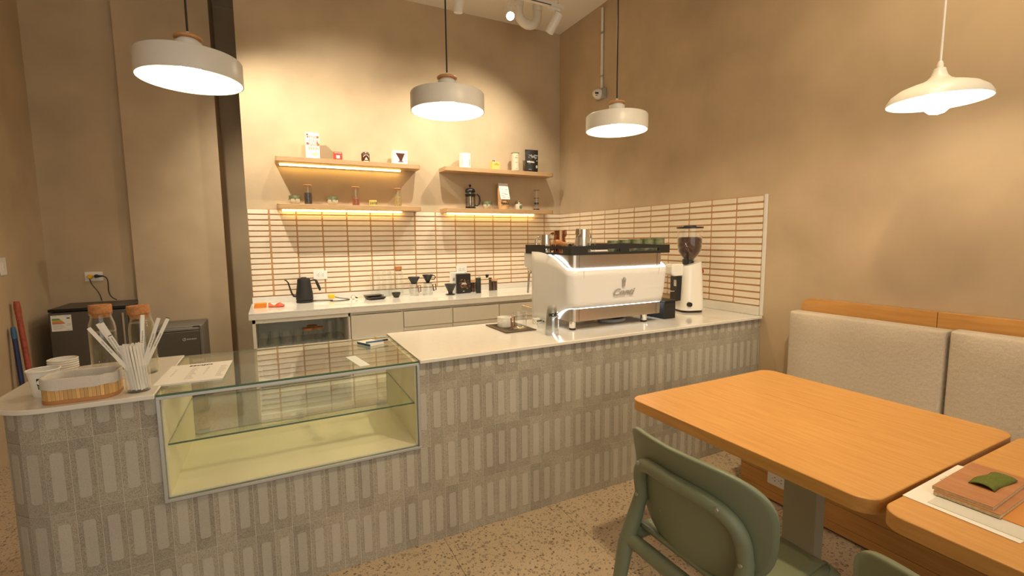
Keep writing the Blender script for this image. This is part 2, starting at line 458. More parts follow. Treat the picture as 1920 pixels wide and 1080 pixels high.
# ------------------------------------------------------------------ back counter
ZB = 0.908
bt = thing('back_worktop', 'long glossy white stone worktop with raised back edge below the cream tiles', 'worktop', (-1.57, -0.33, ZB-0.045))
obj('slab', B().box(XW-0.012, -0.002, -0.655, -0.008, ZB-0.012, ZB), 'quartz', bt, bevel=0.0015, world=True)
obj('front_lip', B().box(XW-0.012, -0.002, -0.655, -0.637, ZB-0.050, ZB-0.0125), 'quartz', bt, bevel=0.0012, world=True)
obj('upstand', B().box(XW-0.004, -0.002, -0.024, -0.009, ZB+0.0004, TBOT-0.003), 'quartz', bt, bevel=0.0015, world=True)
CT = ZB-0.014       # carcase top
YC = -0.62          # cabinet front plane
def carcase(b, x0, x1, zlow=0.09, t=0.016, back=True):
    b.box(x0, x0+t, YC+0.002, -0.03, zlow, CT); b.box(x1-t, x1, YC+0.002, -0.03, zlow, CT)
    b.box(x0+t, x1-t, -0.046, -0.03, zlow, CT); b.box(x0+t, x1-t, YC+0.002, -0.046, zlow, zlow+t); b.box(x0+t, x1-t, YC+0.002, -0.046, CT-t, CT)
    b.box(x0, x1, YC+0.06, YC+0.075, 0.0, zlow)
    return b
oc = thing('open_cabinet', 'open white back-counter cabinet with glasses and plates on its shelves', 'cabinet', (-2.785, -0.33, 0))
obj('carcase', carcase(B(), -3.128, -2.435), 'laminate_inside', oc, world=True)
obj('face_frame', B().box(-3.132, -3.110, YC-0.016, YC, 0.09, CT-0.026).box(-2.447, -2.434, YC-0.016, YC, 0.09, CT-0.026).box(-3.132, -2.434, YC-0.016, YC, 0.826, CT-0.001), 'laminate', oc, bevel=0.001, world=True)
obj('shelf', B().box(-3.110, -2.453, YC+0.01, -0.048, 0.585, 0.603), 'laminate_inside', oc, world=True)
obj('shelf', B().box(-3.110, -2.453, YC+0.01, -0.048, 0.33, 0.348), 'laminate_inside', oc, world=True)
xs = [-2.430, -1.996, -1.550, -1.088, -0.640, -0.10]
desc = ['white door cabinet next to the open glass cabinet', 'white drawer cabinet, second unit right of the open cabinet', 'white drawer cabinet, third unit right of the open cabinet', 'white drawer cabinet partly hidden behind the espresso machine', 'white corner drawer cabinet behind the espresso machine']
for i in range(5):
    a, c = xs[i], xs[i+1]
    t = thing('base_cabinet', desc[i], 'cabinet', ((a+c)/2, -0.33, 0))
    obj('carcase', carcase(B(), a+0.001, c-0.001), 'laminate_inside', t, world=True)
    obj('top_rail', B().box(a+0.001, c-0.001, YC-0.006, YC+0.001, 0.836, CT-0.001), 'laminate', t, world=True)
    if i == 0:
        obj('door', B().box(a+0.003, c-0.003, YC-0.018, YC, 0.10, 0.831), 'laminate', t, bevel=0.0012, world=True)
    else:
        obj('drawer', B().box(a+0.003, c-0.003, YC-0.018, YC, 0.698, 0.831), 'laminate', t, bevel=0.0012, world=True)
        obj('finger_rail', B().box(a+0.003, c-0.003, YC-0.004, YC+0.001, 0.66, 0.696), 'laminate', t, world=True)
        obj('door', B().box(a+0.003, c-0.003, YC-0.018, YC, 0.10, 0.658), 'laminate', t, bevel=0.0012, world=True)

# ------------------------------------------------------------------ service counter
WC, HC, ZL1 = 0.066808, 0.258301, 0.774903
XC0 = -2.355125
ZS = 0.9            # top of the slab
SLB = ZS-0.018
CXL, CXR, CZB = -3.372, -2.402, 0.482       # opening for the display case
sc_ = thing('service_counter', 'long service counter clad in grey stone tiles with pill-shaped insets', 'counter', (-1.9, -2.25, 0))
fac = [(XC0-20*WC, YF)]
for ang in (22.5, 45, 67.5):
    a = math.radians(180-ang); fac.append((fac[-1][0]+WC*math.cos(a), fac[-1][1]+WC*math.sin(a)))
for k in range(6): fac.append((fac[-1][0], fac[-1][1]+WC))
def inset(px, py, d): return px, py
core = B()
core.box(CXR+0.002, -0.003, YF+0.0018, -1.93, 0.0, SLB-0.001)                               # right body
core.box(CXL, CXR+0.002, YF+0.0018, -1.93, 0.0, CZB-0.004)                                  # below the case
lp = [(CXL-0.002, YF+0.009)]
for q in fac:
    v = Vector((q[0]+3.45, q[1]+2.2)); v.normalize(); lp.append((q[0]-v.x*0.012, q[1]-v.y*0.012))
lp = [(CXL-0.002, YF+0.0018), (fac[0][0], YF+0.0018)]+[(fac[i][0]+(0.0022 if i > 0 else 0), fac[i][1]+(0.0018 if i < 3 else 0)) for i in range(1, len(fac))]+[(fac[-1][0]+0.05, -1.96), (CXL-0.002, -1.93)]
core.prism(lp, 0.0, SLB-0.001)
obj('core', core, 'white_grout', sc_, world=True)
GT = 0.0022
def stile(w, h, pill=(0.17, 0.85), x0=0.0, full=WC):
    """stone tile with a smoother raised pill; local: centre bottom, faces -y. x0 shifts the pill for cut tiles"""
    b = B()
    b.prism(rrect(-w/2, w/2, 0, h, 0.0012, 1), 0.0, -0.0085, 'y')
    b.mi = 1
    pw = 0.0345
    xa, xb = max(-w/2+0.0005, x0-pw/2), min(w/2-0.0005, x0+pw/2)
    if xb-xa > 0.006 and (pill[1] is None or pill[1]-pill[0] > 0.03):
        za, zb = pill
        if zb is None:
            r = 0.009
            pts = [(xb, h), (xa, h)]+arc(xa+r, za+r, r, 180, 270, 4)+arc(xb-r, za+r, r, 270, 360, 4)
        else: pts = rrect(xa, xb, za, zb, min(0.009, (xb-xa)/2.2), 4)
        b.prism(pts, -0.0075, -0.0100, 'y')
    return b.mesh('tile', ['stone_tile', 'stone_pill'], 40)
TF = stile(WC-GT, HC-GT, (0.044, 0.219))
HTOP = SLB-0.002-ZL1
TT = stile(WC-GT, HTOP-GT, (0.044, None))
cuts = {}
def place_tile(me, x, y, z, rz=0.0):
    o = link('tile', me, sc_, (x+1.9, y+2.25, z), (0, 0, rz)); return o
for k in range(-20, 36):
    x0, x1 = XC0+k*WC, XC0+(k+1)*WC
    if x0 > -0.004: continue
    x1 = min(x1, -0.004); xm, w = (x0+x1)/2, x1-x0-GT
    for r in range(4):
        zb = ZL1-r*HC; zt = zb+(HTOP if r == 0 else HC)
        a, c = x0, x1; zz = (zb, zt)
        pieces = [(a, c, zb, zt)]
        inx = x1 > CXL and x0 < CXR
        if inx and zt > CZB:
            pieces = []
            if x0 < CXL: pieces.append((x0, CXL-0.001, max(zb, CZB-0.006), zt))
            elif x1 > CXR: pieces.append((CXR+0.001, x1, max(zb, CZB-0.006), zt))
            if zb < CZB-0.01: pieces.append((x0, x1, zb, CZB-0.006))
        for (pa_, pc_, za, zc) in pieces:
            wd, hh = pc_-pa_, zc-za
            if wd < 0.006: continue
            pc = (x0+x1)/2-(pa_+pc_)/2
            lower = za > zb+0.01            # upper remainder of a notched tile
            key = (round(wd, 4), round(hh, 4), round(pc, 4), lower)
            if key not in cuts:
                h = hh-GT
                if abs(wd-WC) < 1e-4 and abs(hh-HC) < 1e-4: cuts[key] = TF
                elif lower: cuts[key] = stile(wd-GT, h, (0.002, max(0.01, 0.219-(za-zb))), pc)
                else: cuts[key] = stile(wd-GT, h, (0.044, 0.219 if h > 0.224 else None), pc)
            place_tile(cuts[key], (pa_+pc_)/2, YF+0.009, za+GT/2)
for i in range(len(fac)-1):
    (ax, ay), (bx, by) = fac[i], fac[i+1]
    rz = math.atan2(ay-by, ax-bx)
    nx, ny = -math.sin(rz), math.cos(rz)
    for r in range(4):
        zb = ZL1-r*HC
        place_tile(TT if r == 0 else TF, (ax+bx)/2+nx*0.009, (ay+by)/2+ny*0.009, zb+GT/2, rz)
r_ = 0.20
out = [(CXL-0.001, -2.562)]
out = arc(-3.66, -2.362, 0.20, 270, 180, 10)+arc(-3.67, -2.09, 0.19, 180, 90, 8)+[(CXL-0.001, -1.90), (CXL-0.001, -2.562)]
wl = obj('worktop', B().prism(out, SLB, ZS), 'quartz', bevel=0.004, seg=3)
tag(wl, 'short white stone worktop with rounded end left of the glass case', 'worktop')
wr = obj('worktop', B().box(CXR+0.001, -0.016, -2.562, -1.86, SLB, ZS), 'quartz', bevel=0.0035, seg=3)
tag(wr, 'long white stone worktop under the espresso machine', 'worktop')
up = obj('worktop_upstand', B().box(-0.0155, -0.0045, -2.532, -1.86, ZS, TBOT-0.002), 'quartz', bevel=0.0015)
tag(up, 'low white stone upstand along the tiled right wall beside the grinder', 'upstand')

# ------------------------------------------------------------------ display case
dc = thing('display_case', 'glass display case with cream interior set into the tiled counter', 'display case', ((CXL+CXR)/2, -2.22, CZB))
YB = -1.905
obj('side_panel', B().box(CXL+0.001, CXL+0.017, YF+0.012, YB, CZB+0.004, ZS-0.014), 'case_cream', dc, world=True)
obj('side_panel', B().box(CXR-0.017, CXR-0.001, YF+0.012, YB, CZB+0.004, ZS-0.014), 'case_cream', dc, world=True)
obj('floor_panel', B().box(CXL+0.017, CXR-0.017, YF+0.012, YB, CZB+0.004, CZB+0.016), 'case_cream', dc, world=True)
fr = B(); t = 0.011
fr.box(CXL, CXR, YF-0.014, YF+0.010, ZS-0.014-t, ZS-0.014); fr.box(CXL, CXR, YF-0.014, YF+0.010, CZB, CZB+t)
fr.box(CXL, CXL+t, YF-0.014, YF+0.010, CZB+t, ZS-0.014-t); fr.box(CXR-t, CXR, YF-0.014, YF+0.010, CZB+t, ZS-0.014-t)
obj('frame', fr, 'aluminium', dc, bevel=0.001, world=True)
def pane(name, x0, x1, y0, y1, z0, z1, edge='glass_edge'):
    b = B(); dx, dy, dz = x1-x0, y1-y0, z1-z0
    b.box(x0, x1, y0, y1, z0, z1); b.bm.faces.ensure_lookup_table()
    thin = min(range(3), key=lambda i: (dx, dy, dz)[i])
    for f in b.bm.faces:
        f.normal_update()
        f.material_index = 0 if abs(f.normal[thin]) > 0.9 else 1
    return obj(name, b, ['case_glass', edge], dc, world=True)
pane('glass_top', CXL+0.002, CXR-0.002, -2.553, -1.90, ZS-0.0135, ZS-0.0055)
pane('glass_shelf', CXL+0.018, CXR-0.018, YF+0.03, YB-0.03, 0.685, 0.692)
xm = (CXL+CXR)/2
for a, c in ((CXL+0.019, xm-0.001), (xm+0.001, CXR-0.019)):
    d = pane('glass_door', a, c, YB-0.006, YB, CZB+0.020, ZS-0.018)
    hx = CXL+0.055 if a < xm-0.2 else CXR-0.055
    for hz in (CZB+0.028, ZS-0.030):
        h = B().box(hx-0.024, hx+0.024, YB-0.014, YB-0.0065, hz-0.007, hz+0.007)
        for sx in (-0.012, 0.012): h.lathe([(0.004, -0.0155), (0.004, -0.014)], 10, (hx+sx, YB, hz), cap0=True, axis='y')
        hg = link('hinge', h.mesh('hinge', 'aluminium'), d); hg.data.transform(Matrix.Translation(-Vector(dc.location)))
cl = B().box(xm-0.020, xm+0.020, YB-0.026, YB-0.007, CZB+0.018, CZB+0.040).box(xm-0.014, xm-0.002, YB-0.020, YB-0.008, CZB+0.040, CZB+0.050).box(xm+0.002, xm+0.014, YB-0.020, YB-0.008, CZB+0.040, CZB+0.050)
obj('door_catch', cl, 'zinc', dc, bevel=0.0015, world=True)
for sx in (-1, 1): obj('catch_pad', B().box(xm+sx*0.030-0.010, xm+sx*0.030+0.010, YB-0.0095, YB-0.0065, CZB+0.034, CZB+0.052), 'pvc', dc, world=True)
fg = pane('front_glass', CXL+t+0.001, CXR-t-0.001, YF-0.004, YF+0.001, CZB+t+0.001, ZS-0.015-t)
fg.data.materials[0] = M['clear_glass']

# ------------------------------------------------------------------ pendant lamps
def drum_pendant(label, x, y, z):
    """white drum shade with a wooden ring; z = rim height"""
    t = thing('pendant_lamp', label, 'pendant lamp', (x, y, z), 0, 'drum pendants above the service counter')
    R = 0.196
    prof = [(R-0.003, 0.0), (R, 0.0), (R, 0.088), (R-0.004, 0.094), (0.060, 0.121), (0.049, 0.124), (0.049, 0.158), (0.046, 0.160), (0.030, 0.160)]
    inner = [(0.030, 0.156), (0.045, 0.156), (0.045, 0.121), (0.058, 0.117), (R-0.007, 0.091), (R-0.004, 0.086), (R-0.004, 0.0)]
    obj('shade', B().lathe(prof+inner, 64), 'shade_white', t, smooth=35)
    obj('collar', B().lathe([(0.0005, 0.160), (0.038, 0.160), (0.038, 0.168), (0.0005, 0.168)], 32), 'white_paint', t, smooth=40)
    ring = [(0.030, 0.168), (0.048, 0.168), (0.053, 0.172), (0.053, 0.178), (0.048, 0.183), (0.012, 0.183), (0.012, 0.168)]
    obj('wooden_ring', B().lathe(ring, 40), 'ring_wood', t, smooth=40)
    obj('cord_grip', B().lathe([(0.0095, 0.183), (0.0085, 0.196), (0.005, 0.202), (0.0005, 0.202)], 16), 'white_paint', t, smooth=40)
    h = CEIL-z
    obj('cord', B().tube([(0, 0, 0.200), (0.0, 0, h*0.5), (0, 0, h-0.03)], 0.0042, 8), 'black_plastic', t, smooth=60)
    obj('ceiling_rose', B().lathe([(0.0005, h-0.030), (0.048, h-0.030), (0.050, h-0.026), (0.050, h-0.0005)], 32), 'white_paint', t, smooth=40)
    obj('lamp_holder', B().lathe([(0.020, 0.155), (0.020, 0.118), (0.0005, 0.118)], 20), 'white_paint', t, smooth=40)
    obj('bulb', B().lathe([(0.014, 0.118), (0.017, 0.105), (0.034, 0.078), (0.040, 0.055), (0.034, 0.030), (0.018, 0.018), (0.0005, 0.015)], 24), 'bulb_glow', t, smooth=60)
    return t
drum_pendant('largest white drum pendant with wooden ring, hanging left above the glass case', -3.234, -2.128, 2.122)
drum_pendant('middle white drum pendant with wooden ring, in front of the wall shelves', -2.086, -2.128, 2.122)
drum_pendant('smallest white drum pendant with wooden ring, hanging above the espresso machine', -0.948, -2.140, 2.126)

def dome_pendant(label, x, y, z):
    t = thing('dome_pendant_lamp', label, 'pendant lamp', (x, y, z))
    R = 0.172
    prof = [(R, 0.0), (R-0.003, 0.012), (R-0.016, 0.034), (R-0.042, 0.054), (R-0.078, 0.068), (R-0.110, 0.078), (0.040, 0.090), (0.028, 0.104), (0.022, 0.122), (0.019, 0.134), (0.0005, 0.135)]
    inner = [(0.0005, 0.128), (0.020, 0.100), (0.036, 0.086), (R-0.112, 0.074), (R-0.080, 0.064), (R-0.045, 0.050), (R-0.019, 0.031), (R-0.006, 0.011), (R-0.003, 0.0)]
    obj('shade', B().lathe(prof+inner+[(R, 0)], 64), 'shade_white', t, smooth=45)
    obj('cord_grip', B().lathe([(0.011, 0.135), (0.011, 0.150), (0.007, 0.163), (0.0005, 0.163)], 16), 'white_paint', t, smooth=40)
    h = CEIL-z
    obj('cord', B().tube([(0, 0, 0.160), (0.004, 0, h*0.5), (0.006, 0, h-0.03)], 0.0048, 8), 'white_paint', t, smooth=60)
    obj('ceiling_rose', B().lathe([(0.0005, h-0.03), (0.050, h-0.03), (0.050, h-0.0005)], 32), 'white_paint', t, smooth=40)
    obj('bulb', B().lathe([(0.014, 0.085), (0.020, 0.062), (0.043, 0.028), (0.050, 0.000), (0.044, -0.026), (0.026, -0.044), (0.0005, -0.051)], 28), 'dome_glow', t, smooth=60)
    return t
dome_pendant('white dome pendant with round bulb above the oak table', -0.469, -3.607, 1.990)

# ------------------------------------------------------------------ track and spots
TY, TZ = -0.90, 3.462
tr = thing('light_track', 'white lighting track hung below the ceiling beside the tiled back wall', 'light track', (-1.9, TY, TZ))
obj('rail', B().box(-3.75, -0.545, TY-0.017, TY+0.017, TZ, TZ+0.032), 'white_paint', tr, bevel=0.002, world=True)
obj('slot', B().box(-3.74, -0.68, TY-0.0182, TY-0.012, TZ+0.003, TZ+0.011), 'black_plastic', tr, world=True)
for wx in (-0.60, -1.9, -3.3):
    obj('suspension_wire', B().tube([(wx, TY, TZ+0.032), (wx, TY, CEIL)], 0.0016, 6).lathe([(0.006, TZ+0.032), (0.006, TZ+0.045), (0.0005, TZ+0.046)], 10, (wx, TY, 0)), 'zinc', tr, world=True)
def spot(label, x, target, lit=True, power=SPOT_W, size=105, blend=1.0, ty=None, glow=False):
    ty = TY if ty is None else ty
    d = Vector(target)-Vector((x, ty, TZ-0.13)); d.normalize()
    t = thing('track_spotlight', label, 'spotlight', (x, ty, TZ), 0, 'spotlights on the white track')
    obj('adapter', B().box(-0.055, 0.055, -0.016, 0.016, -0.026, -0.0005), 'white_paint', t, bevel=0.003)
    obj('stem', B().tube([(0, 0, -0.026), (0, 0, -0.085)], 0.0065, 10), 'white_paint', t, smooth=60)
    q = Vector((0, 0, -1)).rotation_difference(d)
    R = q.to_matrix().to_4x4()
    recess = -0.070 if glow else -0.030
    b = B().lathe([(0.0005, 0.085), (0.034, 0.085), (0.037, 0.082), (0.037, -0.085), (0.034, -0.088), (0.032, -0.088), (0.032, recess+0.001), (0.0005, recess+0.001)], 32)
    hd = obj('head', b, 'white_paint', t, smooth=40); hd.data.transform(R); hd.location = (0, 0, -0.13)
    ln = obj('lens', B().lathe([(0.0005, recess), (0.0315, recess)], 24), 'spot_glow' if glow else 'spot_dim', hd); ln.data.transform(R)
    if lit:
        ld = bpy.data.lights.new('spot_beam', 'SPOT'); ld.energy = power; ld.color = WARM if ty == TY else FLOODC; ld.spot_size = math.radians(size); ld.spot_blend = blend; ld.shadow_soft_size = 0.026 if ty == TY else 0.07
        lo = bpy.data.objects.new('spot_beam', ld); COL.objects.link(lo); lo.parent = t
        lo.location = Vector((0, 0, -0.13))+d*0.10
        lo.rotation_euler = q.to_euler()
    return t
spot('white track spotlight nearest the room corner, tilted down to the left', -0.640, (-1.45, -0.05, 1.5), True, SPOT_W*0.7, 120, 1.0)
spot('glowing white track spotlight turned towards the room beside the white pipe bend', -1.080, (-2.0, -3.2, 1.2), True, SPOT_W*0.3, 80, 0.9, glow=True)
spot('white track spotlight pointing straight down, left of the pipe bend', -1.535, (-1.55, -0.30, 0.5), True, SPOT_W*0.8, 130, 1.0)
spot('white track spotlight above the left wall shelf, over the top of the photo', -2.45, (-2.30, 0.0, 1.9), True, SPOT_W*0.30, 128, 1.0)
spot('white track spotlight at the far left end of the wall track', -3.43, (-2.50, -0.05, 1.55), True, SPOT_W*1.3, 96, 1.0)

# unseen second track, added with fill spots to brighten floor, counter and wall
T2 = -3.95
fill_track = thing('light_track', 'added white lighting track above the seating area, out of view', 'light track', (-2.2, T2, TZ))
obj('rail', B().box(-4.3, -0.30, T2-0.017, T2+0.017, TZ, TZ+0.032), 'white_paint', fill_track, bevel=0.002, world=True)
for wx in (-0.6, -2.2, -3.9): obj('suspension_wire', B().tube([(wx, T2, TZ+0.032), (wx, T2, CEIL)], 0.0016, 6), 'zinc', fill_track, world=True)
for x, lab_, tg, pw in ((-0.70, 'aimed at the right wall above the bench', (0.0, -3.0, 1.7), 0.55), (-1.15, 'aimed at the right wall above the second table', (0.0, -3.7, 2.4), 0.75), (-1.5, 'above the oak table', (-1.35, -2.65, 0.4), 3.6), (-2.25, 'above the open floor', (-2.0, -3.0, 0), 0.7)):
    spot('added fill spotlight on the seating track, '+lab_, x, tg, True, FLOOD_W*pw, 92 if pw > 2 else 120, 1.0, ty=T2)

# ------------------------------------------------------------------ white pipes, conduit, camera
pb = B()
u = [(-0.835, -0.6, 3.686), (-0.835, -0.6, 3.52)]+[(-0.735+0.100*math.cos(math.radians(a)), -0.6, 3.500+0.085*math.sin(math.radians(a))) for a in range(180, 361, 20)]+[(-0.635, -0.6, 3.52), (-0.635, -0.6, 3.686)]
pb.tube(u, 0.040, 18)
pp = obj('drain_pipe', pb, 'pvc', smooth=50); tag(pp, 'white plastic drain pipe with a U bend under the ceiling', 'pipe')
for i, (px, pz) in enumerate(((-0.835, 3.58), (-0.635, 3.58))):
    obj('pipe_collar', B().lathe([(0.0405, -0.03), (0.046, -0.03), (0.046, 0.03), (0.0405, 0.03)], 20, (px, -0.6, pz)), 'pvc', pp, smooth=40)
hp = obj('ceiling_pipe', B().tube([(-0.95, -1.12, 3.62), (-0.18, -1.12, 3.62), (-0.10, -1.12, 3.62)], 0.05, 18), 'pvc', smooth=50)
tag(hp, 'straight white pipe along the ceiling at the right wall', 'pipe')
obj('pipe_cap', B().lathe([(0.051, 0), (0.056, 0.0), (0.056, 0.05), (0.0005, 0.05)], 20, (-0.12, -1.12, 3.62), axis='x'), 'pvc', hp, smooth=40)
cd_ = thing('conduit', 'white vertical conduit pipe on the right wall above the dome camera', 'conduit', (-0.013, -0.782, 2.88))
obj('tube', B().tube([(-0.013, -0.772, 2.885), (-0.013, -0.772, 3.64)], 0.0125, 12), 'pvc', cd_, smooth=50, world=True)
for z in (3.0, 3.4): obj('clip', B().box(-0.028, -0.0005, -0.790, -0.754, z, z+0.018), 'zinc', cd_, bevel=0.002, world=True)
sc2 = thing('security_camera', 'white dome security camera on a zinc box on the right wall', 'camera', (-0.03, -0.775, 2.83))
obj('junction_box', B().box(-0.045, -0.0005, -0.835, -0.715, 2.79, 2.885), 'zinc', sc2, bevel=0.003, world=True)
hous = B().lathe([(0.0005, 0.0), (0.046, 0.0), (0.048, -0.012), (0.047, -0.030), (0.040, -0.040), (0.0005, -0.041)], 28, axis='x')
obj('housing', hous, 'white_paint', sc2, smooth=50, loc=(-0.0155, 0.0, 0.007))
ball = obj('eyeball', B().sphere((0, 0, 0), 0.040, 24, 16), 'white_paint', sc2, smooth=60, loc=(-0.052, -0.006, 0.006))
dirv = (Vector((-2.0, -3.6, 1.6))-Vector((-0.08, -0.78, 2.83))).normalized()
qv = Vector((0, -1, 0)).rotation_difference(dirv).to_matrix().to_4x4()
w1 = obj('lens_window', B().box(-0.017, 0.017, -0.0408, -0.030, -0.001, 0.017), 'black_plastic', ball, bevel=0.002); w1.data.transform(qv)
w2 = obj('sensor_window', B().box(-0.010, 0.010, -0.0408, -0.034, -0.016, -0.009), 'black_plastic', ball, bevel=0.001); w2.data.transform(qv)

# ------------------------------------------------------------------ wall shelves
def shelf(label, x0, x1, ztop, cham, led):
    """wooden wall shelf; cham = ends cut at an angle towards the wall on that side; led = (xa, xb) strip under the front"""
    t = thing('wall_shelf', label, 'shelf', ((x0+x1)/2, -0.1, ztop-0.04), 0, 'wooden wall shelves')
    d = 0.19
    pts = [(x0, -0.001), (x0, -d+0.03)]+arc(x0+0.03, -d+0.03, 0.03, 180, 270, 5)+arc(x1-0.03, -d+0.03, 0.03, 270, 360, 5)+[(x1, -0.001)]
    obj('board', B().prism(pts, ztop-0.040, ztop), 'shelf_wood', t, bevel=0.002, world=True)
    if led:
        a, c = led
        obj('led_strip', B().box(a, c, -0.036, -0.022, ztop-0.0525, ztop-0.0405), 'led_warm', t, world=True)
        obj('led_channel', B().box(a-0.002, c+0.002, -0.0215, -0.018, ztop-0.0535, ztop-0.0403), 'aluminium', t, world=True)
    return t
SU, SL = 2.146, 1.756
shelf('upper left wooden wall shelf with glowing LED strip, holding boxes and tins', -2.905, -1.675, SU, True, (-2.872, -1.83))
shelf('lower left wooden wall shelf with glowing LED strip, holding green cups and jars', -2.912, -1.678, SL, True, (-2.872, -1.83))
shelf('upper right wooden wall shelf without light, holding tins and a black pouch', -1.435, -0.195, SU+0.004, True, None)
shelf('lower right wooden wall shelf with LED strip, holding the french press', -1.432, -0.195, SL-0.006, True, (-1.37, -0.36))

# ------------------------------------------------------------------ outlets
def outlet(label, loc, rot, w=0.118, h=0.078, plain=False):
    t = thing('wall_outlet', label, 'outlet', loc); t.rotation_euler = rot
    pl = obj('plate', B().prism(rrect(-w/2, w/2, -h/2, h/2, 0.004, 3), 0.0, -0.007, 'y'), 'white_gloss', t, bevel=0.0015)
    obj('insert', B().box(-0.036, 0.036, -0.0085, -0.0068, -0.020, 0.020), 'white_paint', t)
    if not plain:
        for cx in (-0.018, 0.018):
            obj('socket_holes', B().lathe([(0.0022, 0), (0.0022, 0.0006), (0.0003, 0.0006)], 8, (cx-0.009, -0.0092, 0), axis='y').lathe([(0.0028, 0), (0.0028, 0.0006), (0.0003, 0.0006)], 8, (cx+0.004, -0.0092, 0.009), axis='y').lathe([(0.0028, 0), (0.0028, 0.0006), (0.0003, 0.0006)], 8, (cx+0.004, -0.0092, -0.009), axis='y'), 'ink', t)
    return t
outlet('white double outlet on the tiles behind the black kettle', (-2.590, -0.0092, 1.133), (0, 0, 0))
outlet('white double outlet on the tiles above the black coffee bag', (-1.220, -0.0092, 1.135), (0, 0, 0))
ao = outlet('white outlet with yellow and black plugs above the black fridge', (-4.314, 0.4995, 1.164), (0, 0, 0))
bo = outlet('white double outlet in the oak bench front beneath the table', (-0.6165, -3.11, 0.140), (0, 0, -PI/2), 0.115, 0.075)
sw = thing('light_switch', 'white light switch plate on the dark left wall', 'switch', (-4.6045, -0.20, 1.29))
obj('plate', B().box(0, 0.008, -0.038, 0.038, -0.06, 0.06), 'white_paint', sw, bevel=0.002)
obj('rocker', B().box(0.008, 0.011, -0.016, 0.016, -0.03, 0.03), 'white_gloss', sw, bevel=0.001)
def bez(p0, p1, p2, p3, n=12):
    o = []
    for i in range(n+1):
        t = i/n; a = (1-t)**3; b = 3*t*(1-t)**2; c = 3*t*t*(1-t); d = t**3
        o.append(tuple(a*p0[k]+b*p1[k]+c*p2[k]+d*p3[k] for k in range(3)))
    return o
pl = thing('plug', 'yellow round plug with thin cord in the wall outlet above the black fridge', 'plug', (-4.335, 0.488, 1.164))
obj('body', B().lathe([(0.0005, -0.030), (0.013, -0.030), (0.018, -0.022), (0.019, 0.003), (0.0005, 0.003)], 20, axis='y'), 'yellow_plastic', pl, smooth=45)
obj('cord', B().tube(bez((0, -0.02, -0.012), (0.0, -0.03, -0.09), (0.055, -0.03, -0.09), (0.065, -0.03, -0.205)), 0.0035, 8), 'black_plastic', pl, smooth=60)
pl = thing('plug', 'black plug with cord looping down behind the black fridge', 'plug', (-4.294, 0.488, 1.166))
obj('body', B().lathe([(0.0005, -0.028), (0.012, -0.028), (0.015, -0.02), (0.015, 0.003), (0.0005, 0.003)], 16, axis='y').tube([(0.01, -0.02, 0), (0.05, -0.02, 0.0)], [0.011, 0.005], 8), 'black_plastic', pl, smooth=45)
obj('cord', B().tube(bez((0.03, -0.02, 0.0), (0.13, -0.03, 0.0), (0.02, -0.03, -0.16), (0.125, -0.03, -0.205), 16), 0.004, 8), 'black_plastic', pl, smooth=60)

# ------------------------------------------------------------------ fridges and poles on the left
fz = 0.930
f1 = thing('mini_fridge', 'dark steel mini fridge with energy label in the alcove corner', 'fridge', (-4.26, 0.26, 0))
obj('body', B().box(-4.475, -4.020, 0.075, 0.475, 0.012, fz-0.001), 'black_matte', f1, bevel=0.006, world=True)
obj('top', B().box(-4.478, -4.017, 0.030, 0.477, fz, fz+0.022), 'black_metal', f1, bevel=0.004, world=True)
obj('door', B().box(-4.475, -4.020, 0.022, 0.073, 0.04, fz-0.004), 'fridge_steel', f1, bevel=0.006, world=True)
obj('foot', B().box(-4.46, -4.42, 0.10, 0.14, 0, 0.0125), 'black_plastic', f1, world=True); obj('foot', B().box(-4.07, -4.03, 0.10, 0.14, 0, 0.0125), 'black_plastic', f1, world=True)
obj('handle', B().box(-4.044, -4.030, 0.010, 0.0225, 0.55, 0.90), 'chrome', f1, bevel=0.003, world=True)
lb = obj('energy_label', B().box(-4.462, -4.345, 0.0205, 0.0218, 0.788, 0.908), 'paper', f1, world=True); lb['label'] = 'white energy label with green to red bars'
lo_ = Vector(f1.location)
for i, (c, wv) in enumerate((('lab_green', 0.040), ('lab_green', 0.046), ('lab_yellow', 0.052), ('lab_orange', 0.058), ('lab_orange', 0.063), ('lab_red', 0.069))):
    z = 0.884-i*0.0068
    o = obj('label_bar', B().prism([(-4.455, z-0.0058), (-4.455+wv, z-0.0058), (-4.455+wv+0.004, z-0.003), (-4.455+wv, z)]+[(-4.455, z)], 0.0204, 0.0198, 'y'), c, lb); o.data.transform(Matrix.Translation(-lo_))
o = obj('label_bar', B().prism([(-4.375, 0.884), (-4.370, 0.888), (-4.354, 0.888), (-4.354, 0.880), (-4.370, 0.880)], 0.0204, 0.0198, 'y'), 'ink', lb); o.data.transform(Matrix.Translation(-lo_))
for k, (a, c, z) in enumerate(((-4.452, -4.428, 0.902), (-4.385, -4.352, 0.899), (-4.452, -4.40, 0.836), (-4.452, -4.39, 0.826), (-4.452, -4.385, 0.816), (-4.452, -4.40, 0.806), (-4.37, -4.352, 0.842), (-4.378, -4.352, 0.830), (-4.378, -4.350, 0.797))):
    o = obj('label_print', B().box(a, c, 0.0199, 0.0206, z, z+0.0022), 'ink_grey', lb); o.data.transform(Matrix.Translation(-lo_))
f2 = thing('mini_fridge', 'smaller grey mini fridge in front of the plastered pillar', 'fridge', (-3.66, 0.20, 0))
obj('body', B().box(-3.845, -3.523, 0.040, 0.410, 0.012, 0.752), 'fridge_grey', f2, bevel=0.008, world=True)
obj('door', B().box(-3.842, -3.545, -0.012, 0.038, 0.03, 0.718), 'fridge_steel', f2, bevel=0.010, seg=3, world=True)
obj('door_cap', B().box(-3.842, -3.545, -0.012, 0.036, 0.7195, 0.742), 'fridge_grey', f2, bevel=0.006, world=True)
